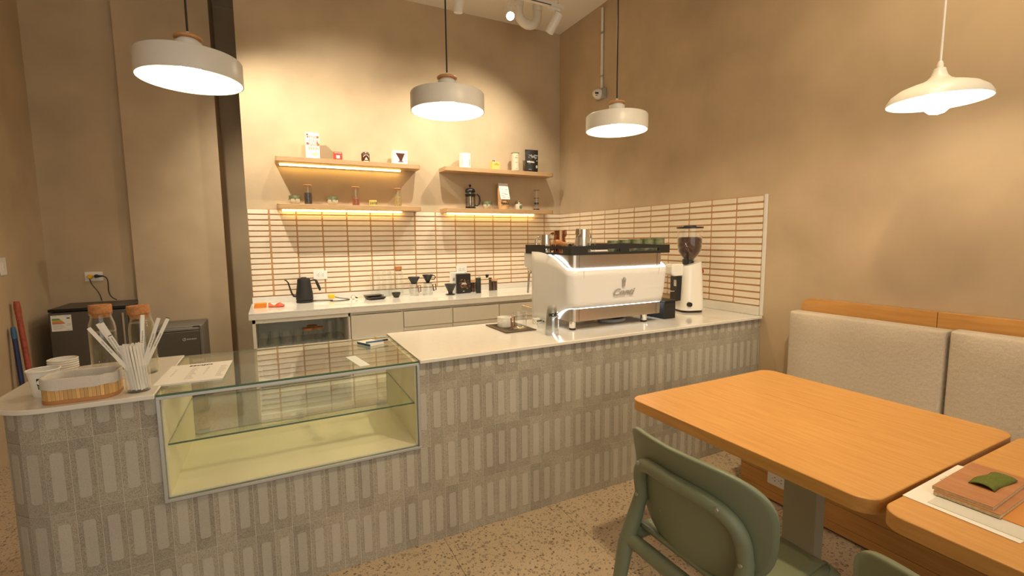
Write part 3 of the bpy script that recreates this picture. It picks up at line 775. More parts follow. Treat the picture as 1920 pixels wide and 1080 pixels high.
obj('hinge_cover', B().box(-3.590, -3.543, 0.0, 0.038, 0.7425, 0.750), 'black_plastic', f2, bevel=0.002, world=True)
lg = obj('emblem', B().lathe([(0.0085, 0), (0.0125, 0), (0.0125, -0.0015), (0.0085, -0.0015)], 20, (-3.650, -0.0122, 0.648), axis='y').box(-3.652, -3.648, -0.0136, -0.0122, 0.640, 0.656), 'chrome', f2, world=True)
for k in range(6): obj('emblem_letter', B().box(-3.633+k*0.0115, -3.625+k*0.0115, -0.0132, -0.0122, 0.643, 0.653), 'aluminium', f2, world=True)
for fx in (-3.82, -3.56): obj('foot', B().box(fx-0.015, fx+0.015, 0.08, 0.11, 0, 0.0125), 'black_plastic', f2, world=True)
def pole(label, name, p0, p1, r, m1, m2, cap):
    t = thing(name, label, 'pole', p0)
    d = Vector(p1)-Vector(p0)
    obj('shaft', B().tube([(0, 0, 0), tuple(d*(1-cap))], r, 14), m1, t, smooth=50)
    obj('grip', B().tube([tuple(d*(1-cap)), tuple(d*(1-cap/2)), tuple(d)], [r*1.1, r*1.12, r*0.9], 14), m2, t, smooth=50)
    return t
pole('long red pole leaning on the dark left wall', 'broom_handle', (-4.50, -0.22, 0), (-4.570, -0.16, 1.045), 0.0165, 'red_pole', 'red_pole', 0.08)
pole('shorter navy blue pole with light blue grip leaning on the left wall', 'broom_handle', (-4.525, -0.30, 0), (-4.575, -0.235, 0.875), 0.014, 'navy_plastic', 'blue_cap', 0.09)

# ------------------------------------------------------------------ espresso machine
XL, XR, MF = -1.452, -0.698, -2.365
mx0 = (XL+XR)/2
em = thing('espresso_machine', 'white and steel two-group espresso machine with glowing light lines and Conti lettering', 'espresso machine', (mx0, -2.12, ZS))
def interp(tab, v):
    for (a, za), (b, zb) in zip(tab, tab[1:]):
        if a >= v >= b: return za+(zb-za)*(a-v)/(a-b)
    return tab[-1][1] if v < tab[-1][0] else tab[0][1]
ZT = [(-1.92, 1.358), (-2.00, 1.358), (-2.06, 1.354), (-2.12, 1.345), (-2.18, 1.330), (-2.24, 1.306), (-2.29, 1.280), (-2.325, 1.264), (-2.345, 1.257), (-2.37, 1.255)]
ZBt = [(-1.92, 0.925), (-2.15, 0.925), (-2.18, 0.955), (-2.22, 0.984), (-2.27, 1.010), (-2.32, 1.027), (-2.345, 1.033), (-2.37, 1.034)]
rc = 0.05
path = [(XL, y) for y in (-1.93, -1.97, -2.01, -2.05, -2.09, -2.13, -2.17, -2.20, -2.23, -2.26, -2.29)]+arc(XL+rc, MF+rc, rc, 180, 270, 8)+[(XL+0.15, MF), (mx0, MF), (XR-0.15, MF)]+arc(XR-rc, MF+rc, rc, 270, 360, 8)+[(XR, y) for y in (-2.29, -2.26, -2.23, -2.20, -2.17, -2.13, -2.09, -2.05, -2.01, -1.97, -1.93)]
def low(p):
    w = max(0.0, min(1.0, (-2.15-p[1])/0.17))
    return (mx0+(p[0]-mx0)*(1-0.055*w), p[1]+0.018*w*w)
sh = B(); NV = 6; prev = None
for p in path:
    q = low(p); zt, zb = interp(ZT, p[1]), interp(ZBt, p[1])
    col_ = [sh.bm.verts.new((q[0]+(p[0]-q[0])*(j/NV)**0.7, q[1]+(p[1]-q[1])*(j/NV)**0.7, zb+(zt-zb)*j/NV)) for j in range(NV+1)]
    if prev:
        for j in range(NV): sh._f([prev[j], col_[j], col_[j+1], prev[j+1]])
    prev = col_
shell = obj('shell', sh, 'machine_white', em, smooth=60, world=True)
md = shell.modifiers.new('thickness', 'SOLIDIFY'); md.thickness = 0.010; md.offset = 1
shell['label'] = 'white wrap-around shell'
obj('light_line', B().tube([(p[0], p[1], interp(ZT, p[1])+0.0028) for p in path], 0.0028, 8), 'led_cool', em, smooth=60, world=True)
lpth = [p for p in path if p[1] < -2.155]
obj('light_line', B().tube([(*low(p), interp(ZBt, p[1])-0.0028) for p in lpth], 0.0028, 8), 'led_cool', em, smooth=60, world=True)
obj('steel_body', B().prism(rrect(XL+0.022, XR-0.022, MF+0.022, -1.945, 0.035, 5), 0.952, 1.344), 'steel', em, smooth=35, world=True)
for sx in (XL+0.075, XR-0.075): obj('seam', B().box(sx-0.001, sx+0.001, MF+0.0208, MF+0.0225, 0.955, 1.343), 'dark_gap', em, world=True)
for sx in (XL+0.085, XR-0.085): obj('panel_seam', B().hexa([(sx+0.020*(1 if sx < mx0 else -1)-0.0008, MF+0.0072, 1.04), (sx+0.020*(1 if sx < mx0 else -1)+0.0008, MF+0.0072, 1.04), (sx+0.020*(1 if sx < mx0 else -1)+0.0008, MF+0.0090, 1.04), (sx+0.020*(1 if sx < mx0 else -1)-0.0008, MF+0.0090, 1.04), (sx-0.0008, MF-0.0108, 1.25), (sx+0.0008, MF-0.0108, 1.25), (sx+0.0008, MF-0.009, 1.25), (sx-0.0008, MF-0.009, 1.25)]), 'ink_grey', em, world=True)
# black rail with slots around the cup tray
RZ0, RZ1 = 1.344, 1.396
rl = B()
fy0, fy1 = MF-0.006, MF+0.006
def railz(f): return RZ1+0.014*max(0, 1-abs(f-0.5)*2.6)
nseg = 16; slots = [(0.15, 0.46), (0.56, 0.86)]
for i in range(nseg*2):
    f0, f1_ = i/(nseg*2), (i+1)/(nseg*2); xa, xb = XL-0.004+(XR-XL+0.008)*f0, XL-0.004+(XR-XL+0.008)*f1_
    def hx(z0a, z0b, z1a, z1b): rl.hexa([(xa, fy0, z0a), (xb, fy0, z0b), (xb, fy1, z0b), (xa, fy1, z0a), (xa, fy0, z1a), (xb, fy0, z1b), (xb, fy1, z1b), (xa, fy1, z1a)])
    fm = (f0+f1_)/2
    if any(a < fm < c for a, c in slots):
        hx(RZ0, RZ0, RZ0+0.015, RZ0+0.015); hx(RZ0+0.033, RZ0+0.033, railz(f0), railz(f1_))
    else: hx(RZ0, RZ0, railz(f0), railz(f1_))
for x0, x1 in ((XL-0.004, XL+0.006), (XR-0.006, XR+0.004)):
    rl.box(x0, x1, fy1, -1.84, RZ0, RZ0+0.012).box(x0, x1, fy1, -2.29, RZ0+0.012, RZ1).box(x0, x1, -2.08, -1.84, RZ0+0.012, RZ1+0.006).box(x0, x1, -2.29, -2.08, RZ0+0.036, RZ1)
rl.box(XL-0.004, XR+0.004, -1.846, -1.836, RZ0, RZ1+0.006)
rail = obj('cup_rail', rl, 'black_matte', em, world=True)
obj('cup_tray', B().box(XL+0.006, XR-0.006, MF+0.006, -1.846, 1.3445, 1.350), 'steel', em, world=True)
obj('group_housing', B().prism([(-1.932, 1.215), (-1.932, 1.357), (-1.800, 1.357), (-1.795, 1.26)], XL+0.004, XR-0.004, 'x'), 'machine_white', em, bevel=0.006, world=True)
obj('steam_wand', B().tube([(XL+0.03, -1.88, 1.26), (XL+0.015, -1.865, 1.225), (XL+0.010, -1.858, 1.20), (XL+0.004, -1.850, 1.08)], 0.0065, 10).sphere((XL+0.012, -1.862, 1.222), 0.014), 'chrome', em, smooth=60, world=True)
obj('drip_tray', B().box(XL+0.02, XR-0.02, -1.945, -1.725, 0.945, 0.982), 'chrome', em, bevel=0.006, world=True)
obj('drip_grate', B().box(XL+0.035, XR-0.035, -1.93, -1.74, 0.9822, 0.9845), 'steel', em, world=True)
for fx in (XL+0.050, XR-0.150):
    for fy in (-2.312, -2.00):
        ft = obj('foot', B().lathe([(0.019, 0.912), (0.021, 0.920), (0.021, 0.953)], 20, (fx, fy, 0), cap0=True), 'chrome', em, smooth=40, world=True)
        rb = obj('rubber_pad', B().lathe([(0.0005, 0.9001), (0.019, 0.9001), (0.020, 0.906), (0.019, 0.9122), (0.0005, 0.9122)], 20, (fx, fy, 0)), 'black_plastic', ft, smooth=40); rb.data.transform(Matrix.Translation(-Vector(em.location)))
lean = math.atan2(0.018, 0.22)
lx, ly, lz = -1.074-mx0, MF+2.12-0.0095, 1.112-ZS
text('logo_lettering', 'Conti', 0.060, 'ink_grey', em, (lx, ly, lz), (PI/2+lean*0.9, 0, 0), shear=0.35, ext=0.0008, bold=0.0012, sx=1.18)
hand = B()
hand.prism([(-0.012, 0), (0.009, 0), (0.012, 0.026), (-0.009, 0.026)], -0.0008, 0.0008, 'y')
for k, (bx, tx, tz) in enumerate(((-0.008, -0.012, 0.045), (-0.004, -0.004, 0.052), (0.001, 0.004, 0.056), (0.006, 0.011, 0.052), (0.011, 0.017, 0.045))):
    hand.prism([(bx-0.0022, 0.024), (bx+0.0022, 0.024), (tx+0.001, tz), (tx-0.001, tz)], -0.0008, 0.0008, 'y')
    hand.lathe([(0.0016, -0.0008), (0.0016, 0.0008)], 8, (tx, 0, tz+0.001), cap0=True, cap1=True, axis='y')
obj('hand_emblem', hand, 'ink_grey', em, loc=(lx+0.004, ly-0.003, lz+0.035), rot=(-0.06, 0, 0))
hs = obj('hose', B().tube([(-1.02+0.085*math.cos(a), -2.20+0.07*math.sin(a), 0.913) for a in [k*PI/10 for k in range(20)]], 0.0125, 10, closed=True), 'grey_hose', smooth=60)
tag(hs, 'coiled grey hose lying under the espresso machine', 'hose')

# cups, jugs and glasses on the machine
TRZ = 1.3502
def pitcher(label, x, y, r, h, mat, rz=0.0):
    t = thing('milk_pitcher', label, 'pitcher', (x, y, TRZ), rz)
    obj('body', B().lathe([(0.0005, 0.0), (r*0.98, 0.0), (r*1.02, 0.01), (r, h*0.35), (r*0.86, h*0.72), (r*0.88, h), (r*0.84, h), (r*0.82, h*0.72), (r*0.95, h*0.35), (r*0.95, 0.012), (0.0005, 0.008)], 32), mat, t, smooth=40)
    obj('spout', B().prism([(-r*0.35, h*0.80), (0, h*0.70), (r*0.35, h*0.80), (r*0.30, h*1.03), (-r*0.30, h*1.03)], r*0.80, r*1.06, 'y'), mat, t, bevel=0.003)
    hp_ = bez((0, -r*0.86, h*0.88), (0, -r*2.1, h*0.95), (0, -r*2.0, h*0.25), (0, -r*1.0, h*0.22), 12)
    obj('handle', B().tube(hp_, 0.0045, 8, flat=1.6), mat, t, smooth=60)
    return t
pitcher('small steel milk pitcher, leftmost on the espresso machine', -1.395, -1.995, 0.036, 0.115, 'chrome', -2.2)
pitcher('coppery reflecting steel milk pitcher between two brighter ones on the espresso machine', -1.305, -2.02, 0.043, 0.142, 'copper_steel', -2.6)
pitcher('large bright steel milk pitcher on the espresso machine', -1.195, -2.12, 0.052, 0.147, 'chrome', 1.9)
pf = thing('portafilter', 'portafilter with wooden handle lying on the espresso machine', 'portafilter', (-1.400, -2.20, TRZ), 0.35)
obj('handle', B().tube([(-0.075, 0, 0.068), (-0.05, 0, 0.069), (-0.01, 0, 0.062), (0.03, 0, 0.058)], [0.013, 0.016, 0.013, 0.010], 12), 'cork', pf, smooth=60)
obj('basket', B().lathe([(0.0005, 0.0), (0.026, 0.0), (0.030, 0.030), (0.034, 0.058), (0.031, 0.058), (0.027, 0.028), (0.0005, 0.004)], 24, (0.068, 0, 0)), 'chrome', pf, smooth=40)
def tumbler(name, label, loc, r, h, mat='clear_glass', group=None, ribs=0, rt=None, seg=28, cat='glass'):
    rt = rt or r*1.12
    b = B(); prof = [(0.0005, 0.0), (r, 0.0), (rt, h), (rt-0.0022, h), (r-0.0022, 0.006), (0.0005, 0.006)]
    if ribs:
        rings = []
        for rr, z in prof:
            rings.append([b.bm.verts.new(((rr*(1+0.035*math.cos(ribs*2*PI*i/96)))*math.cos(2*PI*i/96), (rr*(1+0.035*math.cos(ribs*2*PI*i/96)))*math.sin(2*PI*i/96), z)) for i in range(96)])
        for a, c in zip(rings, rings[1:]):
            for i in range(96): b._f([a[i], a[(i+1) % 96], c[(i+1) % 96], c[i]])
    else: b.lathe(prof, seg)
    o = obj(name, b, mat, smooth=40, loc=loc); tag(o, label, cat, group); return o
tumbler('ribbed_glass', 'ribbed clear tumbler beside the portafilter on the espresso machine', (-1.312, -2.265, TRZ), 0.030, 0.098, ribs=14)
tumbler('ribbed_glass', 'ribbed clear tumbler next to the large milk pitcher on the espresso machine', (-1.232, -2.255, TRZ), 0.028, 0.092, ribs=14)
gc = [(-0.727, 0.046), (-0.822, 0.046), (-0.915, 0.046), (-1.005, 0.040), (-1.092, 0.038)]
lab = ['first', 'second', 'third', 'fourth', 'fifth']
def green_cup(label, loc, r, h, mats=('ceramic_green', 'ceramic_cream'), group='glazed green cups', split=0.5):
    t = thing('ceramic_cup', label, 'cup', loc, random.random()*6, group)
    b = B(); n = 26; rows = [(r*0.50, 0.0), (r*0.62, 0.003), (r*0.86, h*0.22), (r*0.96, h*0.45), (r*0.985, h*0.66)]
    b.mi = 1; b.lathe([(0.0005, 0.0)]+rows, n)
    obj('cup_body', b, list(mats), t, smooth=50)
    g = B(); rings = []
    for k, (rr, zz) in enumerate([(r*0.988, None), (r*1.0, h*0.80), (r*1.0, h), (r*0.93, h), (r*0.90, h*0.5), (r*0.55, h*0.12), (0.0005, h*0.1)]):
        ring = []
        for i in range(n):
            a = 2*PI*i/n; z = zz if zz is not None else h*0.62
            ring.append(g.bm.verts.new((rr*math.cos(a), rr*math.sin(a), z)))
        rings.append(ring)
    for a, c in zip(rings, rings[1:]):
        for i in range(n): g._f([a[i], a[(i+1) % n], c[(i+1) % n], c[i]])
    gl = obj('glaze', g, mats[0], t, smooth=50)
    for i in range(7):   # drips of glaze running down
        a = 2*PI*i/7+random.uniform(-.3, .3); L = random.uniform(0.10, 0.24)*h
        d = B().tube([(r*0.976*math.cos(a), r*0.976*math.sin(a), h*0.64), (r*0.958*math.cos(a), r*0.958*math.sin(a), h*0.62-L)], [0.0065, 0.003], 6)
        obj('glaze_drip', d, mats[0], gl, smooth=60)
    return t
for i, (x, r) in enumerate(gc):
    h = 0.088-0.003*i
    t = thing('espresso_cup', 'dark green glazed cup, %s from the right on the espresso machine' % lab[i], 'cup', (x, -2.298, TRZ), 0, 'green cups on the espresso machine')
    obj('body', B().lathe([(0.0005, 0), (r*0.70, 0), (r*0.86, 0.006), (r*0.93, h*0.5), (r*0.95, h*0.55)], 8 if False else 12), 'cup_green', t, smooth=20)
    obj('glaze', B().lathe([(r*0.952, h*0.55), (r*0.96, h), (r*0.88, h), (r*0.80, 0.01), (0.0005, 0.008)], 12), 'ceramic_green', t, smooth=20)
for i, x in enumerate((-0.79, -0.90)):
    o = obj('saucer', B().lathe([(0.0005, 0), (0.025, 0.0), (0.045, 0.010), (0.044, 0.012), (0.022, 0.004), (0.0005, 0.004)], 28), 'white_gloss', smooth=40, loc=(x-0.005, -2.200, TRZ))
    tag(o, ['white saucer behind the right slot of the black machine rail', 'white saucer beside the other one on the machine tray, further left'][i], 'saucer', 'white saucers on the machine')

# ------------------------------------------------------------------ grinder and knock box
gx, gy = -0.258, -2.135
gr = thing('coffee_grinder', 'tall white coffee grinder with bean hopper beside the espresso machine', 'grinder', (gx, gy, ZS), -0.30)
gb = B(); rings = []
for z, w, d, tilt in ((0.016, 0.088, 0.096, 0), (0.03, 0.089, 0.097, 0), (0.12, 0.086, 0.094, 0), (0.28, 0.080, 0.088, 0), (0.352, 0.074, 0.082, 0.020)):
    rings.append([gb.bm.verts.new((p[0], p[1], z+tilt*(p[0]/0.08))) for p in rrect(-w, w, -d, d, 0.055, 6)])
for a, c in zip(rings, rings[1:]):
    for i in range(len(a)): gb._f([a[i], a[(i+1) % len(a)], c[(i+1) % len(a)], c[i]])
gb._f(rings[-1]); gb._f(list(reversed(rings[0])))
obj('body', gb, 'white_gloss', gr, smooth=40)
obj('base', B().prism(rrect(-0.083, 0.083, -0.091, 0.091, 0.05, 5), 0.0003, 0.0158), 'black_plastic', gr, smooth=40)
hp0 = 0.350
obj('neck', B().lathe([(0.050, hp0-0.03), (0.036, hp0), (0.033, hp0+0.022)], 28), 'black_plastic', gr, smooth=40)
obj('hopper', B().lathe([(0.033, hp0+0.018), (0.040, hp0+0.032), (0.060, hp0+0.058), (0.078, hp0+0.090), (0.086, hp0+0.130), (0.088, hp0+0.254), (0.0855, hp0+0.254), (0.0835, hp0+0.130), (0.0755, hp0+0.090), (0.057, hp0+0.060), (0.037, hp0+0.036), (0.030, hp0+0.020)], 40), 'clear_glass', gr, smooth=40)
obj('coffee_beans', B().lathe([(0.0005, hp0+0.024), (0.030, hp0+0.024), (0.036, hp0+0.036), (0.056, hp0+0.061), (0.0745, hp0+0.091), (0.0825, hp0+0.130), (0.0830, hp0+0.182), (0.05, hp0+0.192), (0.0005, hp0+0.186)], 36), 'bean', gr, smooth=40)
gr.children[-1]['kind'] = 'stuff'
lid = obj('hopper_lid', B().lathe([(0.0005, hp0+0.2545), (0.092, hp0+0.2545), (0.093, hp0+0.259), (0.092, hp0+0.265), (0.046, hp0+0.266), (0.044, hp0+0.275), (0.0005, hp0+0.276)], 40), 'black_plastic', gr, smooth=40)
obj('gate_knob', B().box(-0.072, -0.044, -0.060, -0.032, 0.345, 0.386), 'black_plastic', gr, bevel=0.003)
obj('spout_housing', B().prism([(-0.165, 0.275), (-0.165, 0.335), (-0.150, 0.352), (-0.07, 0.352), (-0.07, 0.265), (-0.14, 0.262)], -0.052, 0.052, 'y'), 'white_gloss', gr, bevel=0.010, seg=3)
obj('dosing_bay', B().box(-0.118, -0.078, -0.048, 0.048, 0.085, 0.262), 'black_plastic', gr, bevel=0.003)
obj('portafilter_fork', B().box(-0.150, -0.118, -0.032, 0.032, 0.150, 0.158), 'chrome', gr, bevel=0.002)
obj('instruction_label', B().box(-0.1192, -0.1182, -0.040, -0.005, 0.190, 0.235), 'paper', gr)
obj('power_knob', B().lathe([(0.0005, -0.014), (0.0165, -0.014), (0.0175, 0.006), (0.0005, 0.006)], 20, (-0.045, -0.097, 0.062), axis='y'), 'black_plastic', gr, smooth=40)
obj('badge', B().lathe([(0.0005, -0.002), (0.019, -0.002), (0.019, 0.001)], 20, (0.083, -0.04, 0.295), axis='x'), 'tin_red', gr)
kb = thing('knock_box', 'black knock box between espresso machine and grinder', 'knock box', (-0.625, -2.20, ZS))
obj('box', B().box(-0.050, 0.052, -0.118, 0.10, 0.0005, 0.115), 'black_matte', kb, bevel=0.004)
obj('lip', B().box(-0.052, 0.066, -0.126, 0.105, 0.1155, 0.124), 'black_plastic', kb, bevel=0.002)

# ------------------------------------------------------------------ items on the counter beside the machine
mt = thing('drip_mat', 'square bronze wire drip mat on the white counter left of the machine', 'drip mat', (-1.697, -2.075, ZS))
gm = B(); a_ = 0.098; b_ = 0.145
gm.tube([(-a_, -b_, 0.004), (a_, -b_, 0.004), (a_, b_, 0.004), (-a_, b_, 0.004)], 0.0035, 6, closed=True)
for k in range(11): gm.tube([(-a_+0.018*(k+0.45), -b_, 0.004), (-a_+0.018*(k+0.45), b_, 0.004)], 0.0026, 5)
for k in range(15): gm.tube([(-a_, -b_+0.0192*(k+0.5), 0.0048), (a_, -b_+0.0192*(k+0.5), 0.0048)], 0.0026, 5)
obj('wire_grid', gm, 'bronze', mt, smooth=60)
MZ = ZS+0.0078
def fluted(b, prof, n=24, amp=0.04, seg=144):
    rings = []
    for r, z in prof:
        rings.append([b.bm.verts.new((r*(1+amp*abs(math.cos(n*PI*i/seg)))*math.cos(2*PI*i/seg), r*(1+amp*abs(math.cos(n*PI*i/seg)))*math.sin(2*PI*i/seg), z)) for i in range(seg)])
    for a, c in zip(rings, rings[1:]):
        for i in range(seg): b._f([a[i], a[(i+1) % seg], c[(i+1) % seg], c[i]])
    return b
rk = thing('ramekin', 'white fluted ramekin on the bronze drip mat', 'ramekin', (-1.722, -2.045, MZ))
obj('wall', fluted(B(), [(0.040, 0.0), (0.042, 0.006), (0.043, 0.050)], 30, 0.03), 'white_gloss', rk, smooth=60)
obj('rim', B().lathe([(0.0445, 0.050), (0.046, 0.053), (0.0455, 0.059), (0.041, 0.059), (0.040, 0.01), (0.0005, 0.008)], 36), 'white_gloss', rk, smooth=40)
sv = thing('glass_server', 'clear glass coffee server with dark wooden handle on the drip mat', 'coffee server', (-1.678, -2.165, MZ), 0)
obj('beaker', B().lathe([(0.0005, 0.0), (0.038, 0.0), (0.041, 0.006), (0.041, 0.060), (0.044, 0.098), (0.042, 0.098), (0.039, 0.060), (0.039, 0.008), (0.0005, 0.005)], 36), 'server_glass', sv, smooth=40)
obj('handle', B().tube([(-0.040, -0.006, 0.078), (-0.066, -0.014, 0.070), (-0.063, -0.016, 0.014), (-0.042, -0.008, 0.016)], 0.0058, 4, closed=True), 'walnut', sv)
dp = obj('fluted_dripper', fluted(B(), [(0.016, 0.0), (0.018, 0.012), (0.040, 0.055), (0.038, 0.055), (0.016, 0.014), (0.014, 0.0)], 20, 0.09), 'server_glass', smooth=60, loc=(-1.548, -2.190, ZS))
tag(dp, 'clear fluted glass dripper between the drip mat and the cup stack', 'dripper')
scp = obj('milk_carton_cap', B().box(-0.03, 0.03, -0.015, 0.015, 0, 0.034), 'white_paint', bevel=0.004, loc=(-1.475, -2.02, ZS))
tag(scp, 'small white box with black stripe standing behind the cup stack', 'box')
obj('stripe', B().box(-0.012, 0.025, -0.0158, -0.0152, 0.012, 0.022), 'ink', scp)
def plastic_cup(label, x, y, z, first):
    t = thing('plastic_cup', label, 'cup', (x, y, z), 0, 'clear plastic cups stacked upside down')
    obj('wall', B().lathe([(0.0375, 0.0), (0.0395, 0.0), (0.0395, 0.004), (0.0375, 0.005), (0.0265, 0.093), (0.024, 0.096), (0.0005, 0.095)], 32), 'cup_plastic', t, smooth=40)
    return t
N_CUP = 10
for k in range(N_CUP):
    lbl = 'lowest clear plastic cup of the upside-down stack by the machine' if k == 0 else ('topmost clear plastic cup of the upside-down stack, with black lettering' if k == N_CUP-1 else 'clear plastic cup in the middle of the upside-down stack by the machine')
    c = plastic_cup(lbl, -1.583, -2.372, ZS+0.0005+k*0.0085, k == 0)
    if k == N_CUP-1:
        for i, ch in enumerate('MOJO'):
            a = -PI/2-0.75+i*0.42
            text('lettering', ch, 0.024, 'ink', c, (0.0345*math.cos(a), 0.0345*math.sin(a), 0.042), (PI/2+0.12, PI, a+PI/2), bold=0.0012)

# ------------------------------------------------------------------ left end of the counter
def bottle(label, x, y, fill, tilt):
    t = thing('water_bottle', label, 'bottle', (x, y, ZS))
    obj('glass_wall', B().lathe([(0.0005, 0.0), (0.042, 0.0), (0.046, 0.005), (0.046, 0.180), (0.043, 0.205), (0.036, 0.228), (0.0345, 0.240), (0.038, 0.246), (0.038, 0.250), (0.034, 0.250), (0.0325, 0.240), (0.034, 0.227), (0.0415, 0.203), (0.0445, 0.180), (0.0445, 0.008), (0.0005, 0.006)], 40), 'clear_glass', t, smooth=40)
    wm = B().lathe([(0.0005, 0.0062), (0.0440, 0.0082), (0.0440, min(fill, 0.18))]+([(0.0410, 0.203), (0.0375, fill)] if fill > 0.205 else [])+[(0.0005, fill)], 40)
    obj('water', wm, 'water', t, smooth=40)
    ck = obj('cork', B().lathe([(0.0005, 0.232), (0.0315, 0.232), (0.0325, 0.250), (0.0385, 0.2515), (0.0385, 0.282), (0.037, 0.285), (0.0005, 0.285)], 32), 'cork', t, smooth=40)
    if tilt: ck.rotation_euler = (0, tilt, 0); ck.location = (0.006, 0, 0)
    return t
bottle('glass water bottle with cork, left of the two on the counter', -3.622, -2.085, 0.170, 0)
bottle('fuller glass water bottle with tilted cork beside the straws', -3.466, -2.195, 0.214, -0.05)
def paper_cup(label, x, y, z, r, h, group=None, logo=False):
    t = thing('paper_cup', label, 'cup', (x, y, z), 0, group)
    obj('wall', B().lathe([(0.0005, 0.004), (r*0.70, 0.004), (r*0.70, 0.0), (r*0.72, 0.0), (r, h-0.004), (r*0.985, h-0.004), (r*0.70, 0.006), (0.0005, 0.006)], 40), 'paper_cup', t, smooth=40)
    obj('rim', B().tube([(r*math.cos(a)*1.01, r*math.sin(a)*1.01, h-0.003) for a in [k*2*PI/40 for k in range(40)]], 0.0028, 8, closed=True), 'paper_cup', t, smooth=60)
    if logo:
        f = lambda u, v: ((r*0.845+0.0008+v*r*0.085)*math.cos(-1.75+u*0.75), (r*0.845+0.0008+v*r*0.085)*math.sin(-1.75+u*0.75), h*(0.44+0.28*v))
        obj('logo_patch', B().grid(f, 8, 3), 'ink', t, smooth=60)
        f2 = lambda u, v: ((r*0.80+0.0009+v*r*0.04)*math.cos(-1.75+u*0.75), (r*0.80+0.0009+v*r*0.04)*math.sin(-1.75+u*0.75), h*(0.31+0.12*v))
        obj('logo_stripe', B().grid(f2, 8, 2), 'green_trim', t, smooth=60)
        a = -1.48
        text('lettering', 'C', 0.026, 'paper_cup', t, ((r*0.885+0.004)*math.cos(a), (r*0.885+0.004)*math.sin(a), h*0.58), (PI/2-0.2, 0, a+PI/2), bold=0.0015)
    return t
paper_cup('white paper cup with dark logo at the left counter end behind the basket', -3.722, -2.372, ZS, 0.0445, 0.096, logo=True)
for k in range(5):
    paper_cup(['lowest paper cup of the white stack behind the basket', 'second lowest paper cup of the white stack behind the basket', 'middle paper cup of the white stack behind the basket', 'second highest paper cup of the white stack behind the basket', 'topmost paper cup of the white stack behind the basket'][k], -3.725, -2.185, ZS+0.0085*k, 0.0435, 0.058, 'white paper cups stacked behind the basket')

bk = thing('bamboo_basket', 'small bamboo slat basket with grey linen liner at the counter edge', 'basket', (-3.590, -2.462, ZS))
bw, bd, brad = 0.103, 0.070, 0.05
per = rrect(-bw, bw, -bd, bd, brad, 8)
def offs(d): return rrect(-bw+d, bw-d, -bd+d, bd-d, max(0.004, brad-d), 8)
obj('base_board', B().prism(offs(0.003), 0.0005, 0.012), 'bamboo_rim', bk, smooth=40)
obj('base_rim', B().prism(offs(-0.001), 0.0008, 0.013), 'bamboo_rim', bk, smooth=40)
pl_ = [Vector((*p, 0)) for p in per]; L = [0]
for i in range(len(pl_)): L.append(L[-1]+(pl_[(i+1) % len(pl_)]-pl_[i]).length)
def along(s):
    s %= L[-1]
    for i in range(len(pl_)):
        if L[i] <= s <= L[i+1]:
            a, c = pl_[i], pl_[(i+1) % len(pl_)]; f = (s-L[i])/(L[i+1]-L[i]+1e-9); d = (c-a).normalized(); return a+(c-a)*f, math.atan2(d.y, d.x)
nsl = 56; sw_ = L[-1]/nsl
slat_me = B().box(-sw_/2+0.0004, sw_/2-0.0004, -0.0018, 0.0018, 0.0135, 0.082).mesh('slat', 'bamboo')
for k in range(nsl):
    p, a = along((k+0.5)*sw_)
    link('slat', slat_me, bk, (p.x*0.99, p.y*0.99, 0), (0, 0, a))
lm = B()
r1 = [lm.bm.verts.new((p[0], p[1], 0.050+0.002*math.sin(i*0.9))) for i, p in enumerate(offs(-0.003))]
r2 = [lm.bm.verts.new((p[0], p[1], 0.084)) for p in offs(-0.0035)]
r3 = [lm.bm.verts.new((p[0], p[1], 0.087+0.0015*math.sin(i*1.3))) for i, p in enumerate(offs(0.001))]
r4 = [lm.bm.verts.new((p[0], p[1], 0.082)) for p in offs(0.006)]
r5 = [lm.bm.verts.new((p[0], p[1], 0.020)) for p in offs(0.009)]
for a, c in ((r1, r2), (r2, r3), (r3, r4), (r4, r5)):
    for i in range(len(a)): lm._f([a[i], a[(i+1) % len(a)], c[(i+1) % len(a)], c[i]])
lm._f(r5)
obj('liner', lm, 'linen_liner', bk, smooth=60)

gm_ = thing('stirrer_glass', 'clear glass mug with handle full of wrapped stirrers', 'glass', (-3.432, -2.480, ZS))
obj('wall', B().lathe([(0.0005, 0.0), (0.035, 0.0), (0.037, 0.004), (0.0385, 0.098), (0.0365, 0.098), (0.0345, 0.006), (0.0005, 0.005)], 36), 'clear_glass', gm_, smooth=40)
obj('handle', B().tube(bez((0.036, 0, 0.082), (0.075, 0, 0.085), (0.072, 0, 0.018), (0.036, 0, 0.022)), 0.0045, 8), 'clear_glass', gm_, smooth=60)
st_me = B().prism(rrect(-0.0035, 0.0035, 0.0, 0.165, 0.003, 3), -0.0012, 0.0012, 'y').mesh('stirrer', 'stirrer_paper')
def lean_rot(x, y, dx, dy, rz):
    z = Vector((dx, dy, 1)).normalized(); q = Vector((0, 0, 1)).rotation_difference(z)
    return (q.to_matrix() @ Matrix.Rotation(rz, 3, 'Z')).to_euler()
n = 0
for ring, cnt in ((0.005, 4), (0.012, 9), (0.019, 14), (0.026, 20)):
    for k in range(cnt):
        a = 2*PI*k/cnt+ring*40
        sx_, sy_ = ring*math.cos(a)*0.95+0.004, ring*math.sin(a)*0.95
        o = link('stirrer', st_me, None, (-3.432+sx_, -2.480+sy_, ZS+0.0068+0.0012*((n*7) % 5)), lean_rot(0, 0, -0.085+0.04*math.cos(a), 0.04*math.sin(a), 0.3+0.5*math.sin(n)))
        tag(o, 'white paper-wrapped stirrer in the glass mug on the counter', 'stirrer', 'wrapped stirrers in the glass mug'); n += 1
